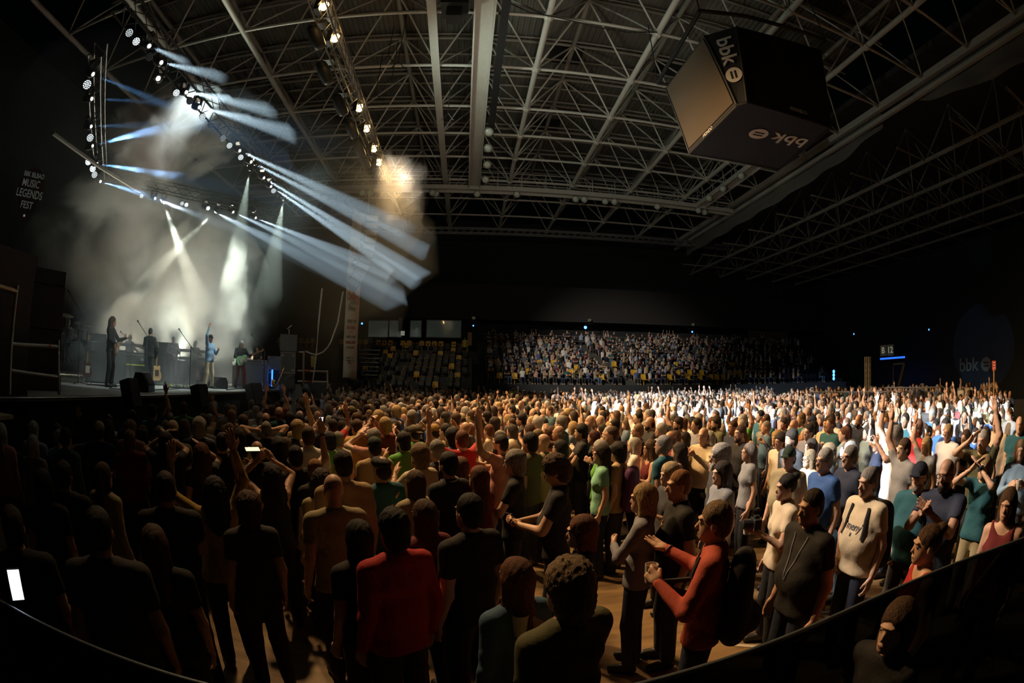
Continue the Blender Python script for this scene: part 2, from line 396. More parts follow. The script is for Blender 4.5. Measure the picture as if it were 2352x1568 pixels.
def build_figure(name, L='down', R='down', sex='m', q=1.0, sleeve='short', legs='stand', belly=0., nod=0., turn=0., hands=True, skirt=False, tank=False):
    """-> dict of meshes (V,F,material index): body, shirt, trousers. Faces +Y, feet at z=0, 1.75 m tall."""
    fem = sex == 'f'
    sw = .150 if fem else .176
    seat = legs == 'sit'
    z0 = -.47 if seat else 0.
    P = {}
    A = {}
    for sd, kind in ((-1, L), (1, R)):
        t = ARMS[kind]
        sh = np.array([sd * sw, -.005, 1.408 + z0])
        wr = sh + np.array([sd * t[0][0], t[0][1], t[0][2]])
        raised = t[0][2] > .05
        if raised: sh = sh + np.array([-sd * .012, .01, .035])
        el, wr = arm_ik(sh, wr, pole=(sd * t[1][0], t[1][1], t[1][2]))
        A[sd] = (sh, el, wr, (sd * t[2][0], t[2][1], t[2][2]), t[3])
    hip = {sd: np.array([sd * .085, 0, .93 + z0]) for sd in (-1, 1)}
    if legs == 'stand':
        kn = {sd: np.array([sd * .1, .02, .50]) for sd in (-1, 1)}; an = {sd: np.array([sd * .115, -.025, .085]) for sd in (-1, 1)}
    elif legs == 'wide':
        kn = {sd: np.array([sd * .15, .03, .50]) for sd in (-1, 1)}; an = {sd: np.array([sd * .21, -.02, .085]) for sd in (-1, 1)}
    elif legs == 'step':
        kn = {-1: np.array([-.1, .16, .53]), 1: np.array([.1, -.03, .50])}; an = {-1: np.array([-.11, .16, .085]), 1: np.array([.11, -.24, .085])}
    else:
        kn = {sd: np.array([sd * .13, .44, .50]) for sd in (-1, 1)}; an = {sd: np.array([sd * .13, .42, .085]) for sd in (-1, 1)}
    allp = [p for s in A.values() for p in s[:3]] + [np.array([0, 0, 1.8 + z0])]
    xm = max(abs(p[0]) for p in allp) + .09; xm = max(xm, .28); zt = max(p[2] for p in allp) + .08; ym = max(p[1] for p in allp + list(kn.values())) + .12; ym = max(ym, .22)
    yb = min(min(p[1] for p in allp), min(p[1] for p in an.values())) - .14
    g = q
    xs = axis([(-xm, -.13, .02 * g), (-.13, .13, .0095 * g), (.13, xm, .02 * g)])
    ys = axis([(yb, -.14, .02 * g), (-.14, .16, .011 * g), (.16, ym, .02 * g)])
    zh = 1.47 + z0
    zs = axis([(-.02, .12, .02 * g), (.12, .9 + z0 if not seat else .4, .04 * g), (.9 + z0 if not seat else .4, zh, .022 * g), (zh, 1.79 + z0, .0095 * g)] + ([(1.79 + z0, zt, .02 * g)] if zt > 1.82 + z0 else []))
    c, s_ = math.cos(turn), math.sin(turn)
    hz = 1.60 + z0
    def H(x, y, z):     # head point: turn, then nod about the neck
        x, y = x * c - y * s_, x * s_ + y * c
        y, z = y * math.cos(nod) + z * math.sin(nod), -y * math.sin(nod) + z * math.cos(nod)
        return (x, y + .015, hz + z)
    B = Field(xs, ys, zs)
    def torso(f, e=0., k=.05):
        if fem:
            f.cone((-.05, 0, .96 + z0), (.05, 0, .96 + z0), .125 + e, .125 + e, k, sy=.82)
            f.cone((0, 0, 1.12 + z0), (0, 0, 1.2 + z0), .115 + e + belly * .5, .125 + e, k, sy=.74)
            f.cone((-.055, 0, 1.31 + z0), (.055, 0, 1.31 + z0), .112 + e, .112 + e, k, sy=.75)
            for sd in (-1, 1): f.ell((sd * .065, .062, 1.26 + z0), (.058 + e, .052 + e, .06 + e), .04)
        else:
            f.cone((-.05, 0, .98 + z0), (.05, 0, .98 + z0), .12 + e, .12 + e, k, sy=.80)
            f.cone((-.045, belly * .6, 1.13 + z0), (.045, belly * .6, 1.13 + z0), .128 + e + belly, .128 + e + belly, k, sy=.82)
            f.cone((-.075, 0, 1.30 + z0), (.075, 0, 1.30 + z0), .115 + e, .115 + e, k, sy=.82)
        for sd in (-1, 1): f.cone((sd * .025, -.012, 1.445 + z0), A[sd][0], .058 + e, .046 + e, .05)
    torso(B)
    # neck, skull, jaw, face
    B.cone((0, -.015, 1.42 + z0), H(0, -.02, -.03), .062 if not fem else .052, .056 if not fem else .047, .03)
    B.ell(H(0, -.012, .06), (.077, .097, .098), .03, rz=turn)
    B.ell(H(0, .03, -.015), (.062, .066, .085), .03, rz=turn)
    B.ell(H(0, .062, -.07), (.036, .034, .03), .025, rz=turn)
    B.cone(H(0, .094, .025), H(0, .108 if fem else .113, -.010), .009, .0115 if fem else .0145, .012)
    B.ell(H(0, .088, .052), (.05, .02, .011), .015, rz=turn)
    B.ell(H(0, .092, -.045), (.026, .014, .012), .01, rz=turn)
    for sd in (-1, 1):
        B.ell(H(sd * .031, .100, .028), (.016, .013, .010), 0, mode='sub')
        B.ell(H(sd * .030, .081, .026), (.014, .014, .012), .004)
        B.ell(H(sd * .077, -.005, .012), (.011, .022, .034), .008, rz=turn)
    # arms, hips, legs, feet
    an_ = .9 if fem else 1.
    for sd in (-1, 1):
        sh, el, wr, n, k = A[sd]
        B.cone(sh, el, .053 * an_, .043 * an_, .02); B.cone(el, wr, .043 * an_, .027 * an_, .02)
        B.cone(hip[sd], kn[sd], .085, .058, .05); B.cone(kn[sd], an[sd], .056, .042, .03)
        a = an[sd]
        B.cone((a[0], a[1], .06), (a[0] + sd * .012, a[1] + .15, .035), .05, .04, .03)
        B.cone((a[0], a[1] - .03, .04), (a[0], a[1], .06), .038, .045, .03)
    B.cut((0, 0, 0), (0, 0, -1))
    V, F = B.mesh()
    ctr = V[F].mean(1)
    mi = np.where(ctr[:, 2] < .105, 1, 0)
    for sd in (-1, 1):
        e = np.array(H(sd * .030, .094, .027)); mi[np.linalg.norm((ctr - e) / (1.2, 1, .65), axis=1) < .0085] = 2
    e = np.array(H(0, .104, -.045)); mi[np.linalg.norm((ctr - e) / (1.7, 1, .5), axis=1) < .014] = 3
    parts = [(slim_head(V, z0), F, mi)]
    if hands:
        for sd in (-1, 1):
            sh, el, wr, n, k = A[sd]
            if seat and k == 'relaxed' and False: continue
            nn = np.array(n, float)
            hv, hf = hand_mesh(wr - nrm(wr - el) * .005, wr - el if k != 'fold' else wr - el, nn, k, q=max(1., q * .95))
            if sd > 0 and True:
                pass
            parts.append((hv, hf, np.zeros(len(hf), int)))
    off = 0; VV = []; FF = []; MM = []
    for v, f, m in parts:
        VV.append(v); FF.append(f + off); MM.append(m); off += len(v)
    out = {'body': (np.concatenate(VV), np.concatenate(FF), np.concatenate(MM))}
    # shirt
    e = .013
    xs2 = axis([(-xm, xm, .018 * g)]); ys2 = axis([(yb, ym, .018 * g)])
    zb = (.86 if not fem else .88) + z0
    S = Field(xs2, ys2, axis([(zb - .06, max(zt, 1.56 + z0), .02 * g)]))
    torso(S, e)
    S.cone((-.055, 0, zb), (.055, 0, zb), .146 if not fem else .14, .146 if not fem else .14, .04, sy=.84)
    S.cone((-.05, 0, 1.10 + z0), (.05, 0, 1.10 + z0), .126 if not fem else .118, .126 if not fem else .118, .05, sy=.84)
    if not tank:
        for sd in (-1, 1):
            sh, el, wr, n, k = A[sd]
            if sleeve == 'long':
                S.cone(sh, el, .064 * an_, .054 * an_, .03); S.cone(el, wr - (wr - el) * .06, .053 * an_, .036 * an_, .02)
            else:
                W = Field(S.x, S.y, S.z); e2 = sh + (el - sh) * .62
                W.cone(sh, e2, .066 * an_, .060 * an_, .0); W.cut(sh + (el - sh) * .60, nrm(el - sh))
                S.d = smin(S.d, W.d, .03)
        # neck opening
        S.ell((0, .03, 1.545 + z0), (.075, .085, .075), 0, mode='sub')
    else:
        S.ell((0, .0, 1.56 + z0), (.115, .2, .17), 0, mode='sub')
        for sd in (-1, 1): S.ell((sd * (sw + .055), .0, 1.40 + z0), (.085, .2, .13), 0, mode='sub')
    S.cut((0, 0, zb), (0, 0, -1))
    # soft folds
    X, Y, Z = np.meshgrid(S.x, S.y, S.z, indexing='ij')
    S.d += (.0045 * np.sin(X * 31 + Z * 22 + 2 * np.sin(Y * 17)) * np.sin(Z * 27 - Y * 19 + X * 11) * np.clip((1.45 + z0 - Z) * 4, 0, 1) * np.clip((Z - zb - .02) * 12, 0, 1)).astype(np.float32)
    v, f = S.mesh(); out['shirt'] = (v, f, None)
    # trousers
    T = Field(axis([(-.36, .36, .022 * g)]), axis([(yb, max(ym, .3), .022 * g)]), axis([(.04, (.98 if not seat else 1.12) + z0, .03 * g)]))
    T.cone((-.05, 0, .95 + z0), (.05, 0, .95 + z0), .127, .127, .05, sy=.82)
    for sd in (-1, 1):
        if skirt: T.cone(hip[sd], kn[sd], .115, .13, .08)
        else:
            T.cone(hip[sd], kn[sd], .098, .074, .03); T.cone(kn[sd], an[sd], .074, .064, .03)
    T.cut((0, 0, (.96 if not seat else 1.08) + z0), (0, 0, 1))
    if not seat: T.cut((0, 0, .5 if skirt else .075), (0, 0, -1))
    v, f = T.mesh(); out['trousers'] = (v, f, None)
    out['_A'] = A; out['_H'] = H
    return out


def build_hair(kind, q=1.0, turn=0., nod=0.):
    """hair or headgear over the head of build_figure (head origin z = 1.60)"""
    g = q
    def H(x, y, z):
        c, s_ = math.cos(turn), math.sin(turn)
        x, y = x * c - y * s_, x * s_ + y * c
        y, z = y * math.cos(nod) + z * math.sin(nod), -y * math.sin(nod) + z * math.cos(nod)
        return (x, y + .015, 1.60 + z)
    low = {'long': 1.28, 'longcurly': 1.30, 'pony': 1.36, 'bob': 1.44}.get(kind, 1.50)
    f = Field(axis([(-.19, .19, .0105 * g)]), axis([(-.24, .20, .0105 * g)]), axis([(low - .03, 1.86, .0105 * g)]))
    X, Y, Z = np.meshgrid(f.x, f.y, f.z, indexing='ij')
    face = lambda r=(.062, .07, .105), p=(0, .115, -.02): f.ell(H(*p), r, 0, mode='sub', rz=turn)
    if kind == 'short':
        f.ell(H(0, -.018, .062), (.086, .104, .106), .02, rz=turn); f.ell(H(0, -.045, .0), (.078, .072, .08), .03, rz=turn); face((.075, .07, .085), (0, .105, -.005))
    elif kind == 'crop':
        f.ell(H(0, -.016, .062), (.0815, .101, .1015), .02, rz=turn); f.ell(H(0, -.045, .005), (.074, .064, .07), .03, rz=turn); face((.08, .075, .09), (0, .10, -.01))
    elif kind == 'thick':
        f.ell(H(0, -.02, .075), (.094, .112, .108), .03, rz=turn); f.ell(H(0, -.05, -.01), (.086, .076, .09), .03, rz=turn); face((.07, .07, .085), (0, .115, -.01))
    elif kind == 'fringe':      # balding: hair round the sides and back only
        f.ell(H(0, -.03, .02), (.085, .092, .07), .02, rz=turn); f.ell(H(0, -.055, -.01), (.074, .06, .07), .03, rz=turn); face((.09, .085, .12), (0, .085, .03))
        f.ell(H(0, .0, .10), (.07, .1, .07), 0, mode='sub', rz=turn)
    elif kind == 'curly':
        f.ell(H(0, -.025, .075), (.108, .122, .115), .03, rz=turn); f.ell(H(0, -.06, -.02), (.102, .085, .11), .03, rz=turn); face((.062, .08, .095), (0, .125, -.02))
    elif kind == 'long':
        f.ell(H(0, -.02, .066), (.09, .109, .108), .03, rz=turn)
        for sd in (-1, 1): f.cone(H(sd * .062, -.02, .03), H(sd * .075, -.03, -.24), .036, .036, .04)
        f.cone(H(0, -.07, .03), H(0, -.085, -.27), .065, .06, .05); face((.058, .1, .12), (0, .12, -.03))
    elif kind == 'longcurly':
        f.ell(H(0, -.02, .07), (.103, .115, .112), .03, rz=turn)
        for sd in (-1, 1): f.cone(H(sd * .07, -.02, .03), H(sd * .092, -.02, -.19), .052, .058, .04)
        f.cone(H(0, -.08, .03), H(0, -.09, -.23), .08, .085, .05); face((.055, .1, .12), (0, .125, -.03))
    elif kind == 'bob':
        f.ell(H(0, -.02, .066), (.093, .112, .109), .03, rz=turn)
        for sd in (-1, 1): f.cone(H(sd * .066, -.015, .03), H(sd * .078, -.01, -.10), .04, .034, .04)
        f.cone(H(0, -.06, .02), H(0, -.07, -.09), .075, .062, .05); face((.058, .1, .12), (0, .12, -.03))
    elif kind == 'pony':
        f.ell(H(0, -.018, .062), (.084, .104, .104), .02, rz=turn); face((.075, .08, .09), (0, .10, -.01))
        f.ell(H(0, -.12, .06), (.03, .03, .03), .02); f.cone(H(0, -.13, .05), H(0, -.13, -.16), .032, .018, .02)
    elif kind == 'bun':
        f.ell(H(0, -.018, .062), (.084, .104, .104), .02, rz=turn); face((.075, .08, .09), (0, .10, -.01)); f.ell(H(0, -.10, .13), (.045, .045, .04), .01)
    elif kind in ('cap', 'capback'):
        sg = 1 if kind == 'cap' else -1
        f.ell(H(0, -.012, .075), (.089, .108, .098), .02, rz=turn); f.cut(H(0, 0, .045), (0, 0, -1))
        f.ell(H(0, sg * .125, .058), (.07, .075, .012), .008, rz=turn, rx=-.1 * sg)
    elif kind == 'flatcap':
        f.ell(H(0, .0, .095), (.098, .125, .06), .02, rz=turn, rx=.12); f.cut(H(0, 0, .05), (0, 0, -1))
    elif kind == 'brimhat':
        f.ell(H(0, -.012, .09), (.09, .108, .098), .02, rz=turn); f.cut(H(0, 0, .05), (0, 0, -1)); f.ell(H(0, 0, .058), (.15, .17, .012), .01, rz=turn)
    if kind in ('curly', 'longcurly'):
        f.d += (.011 * np.sin(X * 118 + 3 * np.sin(Z * 52)) * np.sin(Y * 112 + 2 * np.sin(X * 47)) * np.sin(Z * 104 + 2 * np.sin(Y * 60))).astype(np.float32)
    elif kind not in ('cap', 'capback', 'flatcap', 'brimhat'):
        f.d += ((.0042 if kind == 'thick' else .0022) * np.sin(X * 78 + 3 * np.sin(Y * 33 + Z * 21)) * np.sin(Y * 71 + Z * 47 * (kind in ('short', 'crop', 'thick', 'fringe')))).astype(np.float32)
    v, fc = f.mesh()
    return slim_head(v), fc
# ---------------------------------------------------------------- the hall: floor, walls, roof
STRUCT = dict(kind='structure')
H0 = EYE + 13.
XB = [-17.6, -13.4, -9.53, -5.7, -1.85, 2.39, 6.63, 10.8, 15.0, 19.2]
YB = [-3.6, -.1, 3.4, 6.9, 10.35, 13.8, 17.4, 20.9, 23.8, 26.8, 30.4, 33.9, 37.6, 41.2]

def wood_floor():
    m = bpy.data.materials.new('arena floor'); m.use_nodes = True; nt = m.node_tree; b = nt.nodes['Principled BSDF']; L = nt.links.new
    tc = nt.nodes.new('ShaderNodeTexCoord'); mp = nt.nodes.new('ShaderNodeMapping'); mp.inputs['Scale'].default_value = (.45, 4, 1); L(tc.outputs['Object'], mp.inputs[0])
    nz = nt.nodes.new('ShaderNodeTexNoise'); nz.inputs['Scale'].default_value = 2.2; nz.inputs['Detail'].default_value = 6; L(mp.outputs[0], nz.inputs['Vector'])
    cr = nt.nodes.new('ShaderNodeValToRGB'); cr.color_ramp.elements[0].color = (.16, .10, .045, 1); cr.color_ramp.elements[0].position = .3; cr.color_ramp.elements[1].color = (.34, .22, .10, 1); cr.color_ramp.elements[1].position = .75
    L(nz.outputs['Fac'], cr.inputs[0]); L(cr.outputs[0], b.inputs['Base Color']); b.inputs['Roughness'].default_value = .5
    return m
MB().box((8, 20, -.1), (64, 60, .2)).build('floor', wood_floor())['kind'] = 'structure'
mline = mat('court line paint', (.62, .58, .48), .5)
for k, (a, b) in enumerate((((3.2, 3.75), (4.45, 3.0)), ((2.35, 3.45), (3.3, 2.75)), ((6.2, 7.4), (9.4, 5.2)))):
    d = math.atan2(b[1] - a[1], b[0] - a[0]); MB().box(((a[0] + b[0]) / 2, (a[1] + b[1]) / 2, .003), (math.dist(a, b), .05, .006), d).build('trim_%d' % (k + 1), mline)['kind'] = 'structure'
m_wall = mat('dark wall cloth', (.022, .026, .028), .85, var=.25, vscale=1.2)
MB().box((8, 47.2, 8), (64, .3, 20)).build('wall_back', m_wall)['kind'] = 'structure'
MB().box((40.2, 20, 8), (.3, 60, 20)).build('wall_right', m_wall)['kind'] = 'structure'
MB().box((-24.2, 20, 8), (.3, 60, 20)).build('wall_left', m_wall)['kind'] = 'structure'
MB().box((8, -9.8, 8), (64, .3, 20)).build('wall_front', m_wall)['kind'] = 'structure'

# roof deck of ribbed sheets, each bay a sheet; double-layer space frame under it
ceil = empty('ceiling', (0, 0, 0)); ceil['kind'] = 'structure'
m_deck = mat('ribbed roof sheet', (.14, .14, .12), .7, var=.2, vscale=.5)
def deck_mesh(w, l):
    b = MB(); n = 15; V = []; F = []
    for i in range(n):
        x0 = -w / 2 + w * i / n; d = w / n
        for x, z in ((x0, 0), (x0 + d * .45, 0), (x0 + d * .5, .07), (x0 + d * .95, .07)): V += [(x, -l / 2, z), (x, l / 2, z)]
    V += [(w / 2, -l / 2, 0), (w / 2, l / 2, 0)]
    k = len(V) // 2
    for i in range(k - 1): F.append((2 * i, 2 * i + 1, 2 * i + 3, 2 * i + 2))
    b.add(V, F); me = bpy.data.meshes.new('deck'); me.from_pydata(b.v, [], b.f); me.materials.append(m_deck); return me
HU = H0 + 3.1
dm = deck_mesh(1, 1)
for i in range(len(XB) - 1):
    for j in range(len(YB) - 1):
        if XB[i] < -14 and YB[j] < 10: continue
        w, l = XB[i + 1] - XB[i], YB[j + 1] - YB[j]
        link('ceiling_panel', dm, ceil, ((XB[i] + XB[i + 1]) / 2, (YB[j] + YB[j + 1]) / 2, HU + .55), scale=(w, l, 1.))
m_steel_dark = mat('darker steel', (.30, .29, .25), .6)  # darker steel tone for purlins, upper and side beams
for y in [(YB[j] + YB[j + 1]) / 2 for j in range(len(YB) - 1)] + YB[3:]:
    rod('purlin', (XB[0], y + .15, HU + .42), (XB[-1], y + .15, HU + .42), .07, m_steel_dark, ceil, 4)
m_hatch = mat('smoke hatch', (.01, .012, .012), .5)
for x, y in ((4.4, 20.6), (10.2, 20.2), (4.6, 28.5), (15.5, 12.)):
    MB().box((x, y, HU + .48), (1.7, 1.5, .08)).build('roof_hatch', m_hatch, ceil)
# lower chords along the hall, paler steel; the second from the stage is a box beam
for x in XB:
    if abs(x + 1.85) < .1:
        MB().box((x, 19, H0), (.26, 46, .34)).box((x, 19, H0 - .2), (.34, 46, .05)).build('box_beam', M_STEEL, ceil)
    elif x > 19: MB().box((x, 19, H0), (.3, 46, .34)).box((x, 19, H0 - .6), (.22, 46, .2)).build('edge_beam', M_STEEL, ceil)
    else: rod('roof_beam', (x, -4, H0), (x, 41.5, H0), .125, M_STEEL, ceil, 12)
for y in YB: rod('cross_beam', (XB[0], y, H0), (XB[-1], y, H0), .075, M_STEEL, ceil, 8)
xm = [(XB[i] + XB[i + 1]) / 2 for i in range(len(XB) - 1)]; ym = [(YB[i] + YB[i + 1]) / 2 for i in range(len(YB) - 1)]
for x in xm: rod('upper_beam', (x, -2, HU), (x, 40, HU), .12, m_steel_dark, ceil, 8)
for y in ym: rod('upper_cross_beam', (XB[0], y, HU), (XB[-1], y, HU), .08, m_steel_dark, ceil, 6)
nodes = MB().lathe([(.05, -.2), (.17, -.14), (.2, 0), (.17, .14), (.05, .2)], n=10)
nme = bpy.data.meshes.new('node'); nme.from_pydata(nodes.v, [], nodes.f); nme.materials.append(M_STEEL)
for x in XB[3:]:
    if abs(x + 1.85) < .1: continue
    for y in YB[4:]: link('node_joint', nme, ceil, (x, y, H0), rot=(math.pi / 2, 0, 0))
braces = []
for i, x in enumerate(xm):
    for j, y in enumerate(ym):
        for a in (0, 1):
            for b in (0, 1):
                c = (XB[i + a], YB[j + b], H0); d2 = math.hypot(c[0], c[1], 13) if False else math.sqrt(c[0] ** 2 + c[1] ** 2 + 169)
                braces.append((d2 + (40 if c[1] < 4 else 0), (x, y, HU), c))
braces.sort(key=lambda t: t[0])
for _, a, c in braces[:300]: rod('diagonal_brace', a, c, .045, M_STEEL, ceil, 6)
rest = MB()
for _, a, c in braces[300:]: rest.tube([a, c], .045, 5, caps=False)
o = rest.build('bracing', M_STEEL, ceil); o['kind'] = 'stuff'
# lower, darker roof of the side hall beyond the edge beam
side = MB()
o = MB().box((30, 19, EYE + 14.6), (21, 58, .3)).build('ceiling_side', mat('dark roof board', (.05, .052, .05), .8)); o['kind'] = 'structure'
for x in (22.7, 26.4, 30., 33.6, 37.2): rod('side_beam', (x, -4, EYE + 11.), (x, 46, EYE + 11.), .12, m_steel_dark, o, 6)
for x in (24.5, 28.2, 31.8, 35.4):
    for y in range(0, 46, 4):
        for dx in (-1.8, 1.8):
            for dy in (-2, 2): side.tube([(x, y, EYE + 14.3), (x + dx, y + dy, EYE + 11.)], .05, 4, caps=False)
s = side.build('side_bracing', m_steel_dark, o); s['kind'] = 'stuff'
for y in range(-2, 46, 4): rod('side_cross_beam', (20, y, EYE + 11), (39.9, y, EYE + 11), .06, m_steel_dark, o, 5)
# cloth drapes hanging from the edge beam: real sheets with folds
m_drape = mat('grey drape', (.16, .155, .14), .9, bump=.15, bscale=3)
def drape(up, lo, name):
    n = 90; V = []; F = []
    yu = np.array([p[0] for p in up]); zu = np.array([p[1] for p in up]); yl = np.array([p[0] for p in lo]); zl = np.array([p[1] for p in lo])
    for i in range(n + 1):
        y = yu[0] + (yu[-1] - yu[0]) * i / n
        a = np.interp(-y, -yu, zu); b = np.interp(-y, -yl, zl)
        for k in range(6): V.append((19.42 + .12 * math.sin(y * 1.7 + k * .6) * (k / 5), y, a + (b - a) * k / 5))
    for i in range(n):
        for k in range(5): q = i * 6 + k; F.append((q, q + 1, q + 7, q + 6))
    o = MB().add(V, F).build(name, m_drape, smooth=True); md = o.modifiers.new('t', 'SOLIDIFY'); md.thickness = .02; return o
o = drape([(40.3, EYE + 13.), (14., EYE + 13.)], [(40.3, EYE + 11.3), (23.4, EYE + 11.45), (18.3, EYE + 11.6), (14.3, EYE + 12.1), (14., EYE + 13)], 'drape')
tag(o, 'long grey cloth drape hanging under the roof edge beam, tapering towards the scoreboard', 'drape')
o = drape([(11.4, EYE + 13.), (1., EYE + 13.)], [(11.4, EYE + 12.4), (10.6, EYE + 12.05), (8., EYE + 11.5), (4.2, EYE + 11.2), (1., EYE + 10.9)], 'drape')
tag(o, 'swagged grey cloth with deep folds high in the upper right corner', 'drape')
# catwalks with rails under the frame
def catwalk(a, b, label, w=.7):
    a = Vector(a); b = Vector(b); d = (b - a).normalized(); s = Vector((-d.y, d.x, 0)); n = int((b - a).length / 1.6)
    t = tag(empty('catwalk', a), label, 'catwalk'); t['group'] = 'roof catwalks'
    mid = (a + b) / 2 - a; ang = math.atan2(d.y, d.x)
    MB().box(mid, ((b - a).length, w, .06), ang).box(mid + s * w / 2 + Vector((0, 0, -.05)), ((b - a).length, .06, .3), ang).box(mid - s * w / 2 + Vector((0, 0, -.05)), ((b - a).length, .06, .3), ang).build('deck', M_STEEL, t)
    for sg in (-1, 1):
        for hh in (.55, 1.05): rod('handrail', s * sg * w / 2 + Vector((0, 0, hh)), (b - a) + s * sg * w / 2 + Vector((0, 0, hh)), .025, M_STEEL, t, 5)
    for k in range(n + 1):
        for sg in (-1, 1): rod('post', d * k * 1.6 + s * sg * w / 2, d * k * 1.6 + s * sg * w / 2 + Vector((0, 0, 1.05)), .025, M_STEEL, t, 5)
    return t
catwalk((-16, 30.6, H0 - .55), (19., 30.6, H0 - .55), 'steel catwalk with railings crossing the hall under the roof frame')
catwalk((.05, 8, H0 - .5), (.05, 30.2, H0 - .5), 'narrow steel catwalk running lengthwise beside the black cable tray')
catwalk((16.2, 18, H0 - .5), (16.2, 30.2, H0 - .5), 'steel catwalk running lengthwise behind the scoreboard')
MB().box((.75, 15.5, H0 - .6), (.28, 14.5, .2)).build('cable_tray', M_BLACK); tag(bpy.data.objects['cable_tray'], 'thick black cable tray hanging along the catwalk, ending short of the far wall', 'cable tray')
p0 = at_z(1045, 20, H0 - 1.); o = MB().box(p0 + (0, 0, .3), (.9, .9, .8)).box(p0 + (0, 0, -.3), (.5, .5, .5)).tube([p0, p0 + (0, 0, 1.2)], .05).build('hoist_box', M_BLACK); tag(o, 'black hoist box hanging at the top edge beside the white box beam', 'hoist')
ORD = 'first second third fourth fifth sixth seventh eighth ninth tenth eleventh twelfth thirteenth fourteenth fifteenth sixteenth'.split()
o = MB().tube([at_z(x, y, H0 - .2 - .25 * k_) for x, y, k_ in ((1165, 4, 0), (1215, 28, .6), (1290, 42, 0), (1370, 62, .7), (1440, 74, .6), (1510, 74, 0))], .03, 5).build('roof_cable', M_CABLE); tag(o, 'black cable slung along the cross beam at the top of the roof', 'cable')
for k, (x, y, y2) in enumerate(((905, 60, 190), (915, 95, 260), (880, 120, 300), (935, 30, 150), (1040, 140, 250))):
    a = at_z(x, y, H0 + .3); b = Vector(a) - Vector((0, 0, 1.6 + .3 * k)); o = MB().tube([a, b], .018, 5).tube([b, b + Vector((.25, 0, -.35))], .018, 5).tube([b, b + Vector((-.25, 0, -.35))], .018, 5).build('rigging_line', M_CABLE); tag(o, 'dark rigging line with a forked end hanging from the roof, %s from the top' % ORD[k], 'rigging', 'rigging lines near the amber truss')
# round floodlights (switched off) on the catwalks
m_lens = mat('floodlight glass', (.55, .62, .55), .15); m_ring = mat('floodlight housing', (.30, .32, .29), .4, .5)
fl0 = empty('floodlight')
MB().lathe([(.02, .25), (.16, .2), (.22, .02), (.24, 0), (.22, -.02), (.2, 0)], n=16).build('housing', m_ring, fl0, smooth=True)
MB().lathe([(.2, -.005), (.15, -.04), (.04, -.06), (.01, -.06)], n=16).build('lens', m_lens, fl0, smooth=True)
MB().tube([(0, 0, .2), (0, 0, .5)], .02).build('bracket', M_STEEL, fl0)
FLD = [(1123, 303), (1121, 340), (1119, 378), (1115, 412), (832, 442), (850, 443), (993, 442), (1096, 445), (1187, 446), (1322, 457), (1342, 458), (1390, 462), (1411, 463), (1510, 474), (1604, 483), (1618, 487), (1628, 455), (1660, 433), (1702, 404), (1001, 444)]
for i, q in enumerate(FLD):
    t = fl0 if i == 0 else copy_tree(fl0); p = at_z(q[0], q[1], H0 - 1.); t.location = p
    dv = Vector((-p[0] * .7, -p[1] * .7, -(p[2] - EYE))); t.rotation_euler = (-dv).to_track_quat('Z', 'Y').to_euler()
    od = ORD[i if i < 4 else (i - 4 if i < 16 else (i - 16 if i < 19 else 12))]
    where = 'beside the black cable tray' if i < 4 else ('on the long catwalk behind the scoreboard' if i >= 16 and i < 19 else 'in the row under the crossing catwalk')
    tag(t, 'switched off round floodlight, ' + od + ' one ' + where, 'floodlight', 'floodlights ' + where)
# horizontal box truss at the far end, over the stands
def truss(a, b, w, label, name='lighting_truss', m=M_METAL, r=.025, step=.5, group=None, cat='truss'):
    a = Vector(a); b = Vector(b); L = (b - a).length; d = (b - a).normalized(); t = tag(empty(name, a), label, cat, group)
    u = d.cross(Vector((0, 0, 1))); u = u.normalized() if u.length > .1 else Vector((1, 0, 0)); v = d.cross(u).normalized()
    cor = [(u * x + v * y) * w / 2 for x, y in ((-1, -1), (1, -1), (1, 1), (-1, 1))]
    for c in cor: rod('chord_tube', c, c + d * L, r, m, t, 6)
    lat = MB(); n = int(L / step)
    for k in range(n):
        for q in range(4): lat.tube([cor[q] + d * (k * step), cor[(q + 1) % 4] + d * ((k + 1) * step)], r * .5, 4, caps=False)
    o = lat.build('lacing', m, t); o['kind'] = 'stuff'
    return t
truss((-7.6, 38, EYE + 11.7), (24, 38, EYE + 11.9), .4, 'long horizontal aluminium truss at the far end above the stands', r=.05, step=.6)

# ---------------------------------------------------------------- far end: glazed box, tiers, stands
mw = mat('concrete tier', (.06, .062, .06), .8, var=.15)
MB().box((8, 46.2, 1.9), (63, 1.9, 3.8)).build('wall_tier', mw)['kind'] = 'structure'
MB().box((12, 45.0, EYE + 4.9 + 2.), (56, 2.6, 3.2)).build('wall_fascia', mat('fascia cloth', (.028, .026, .026), .85))['kind'] = 'structure'
MB().box((31.5, 44.35, EYE + 4.1), (5.5, .15, 2.2)).build('wall_panel', mat('ribbed brown panel', (.10, .07, .05), .7, bump=.6, bscale=8))['kind'] = 'structure'
m_glass = bpy.data.materials.new('box glass'); m_glass.use_nodes = True; _b = m_glass.node_tree.nodes['Principled BSDF']
_b.inputs['Base Color'].default_value = (.07, .09, .08, 1); _b.inputs['Roughness'].default_value = .03; _b.inputs['Specular IOR Level'].default_value = 1.; _b.inputs['Emission Color'].default_value = (.35, .42, .33, 1); _b.inputs['Emission Strength'].default_value = .035  # faint emission on the panes stands in for interior light
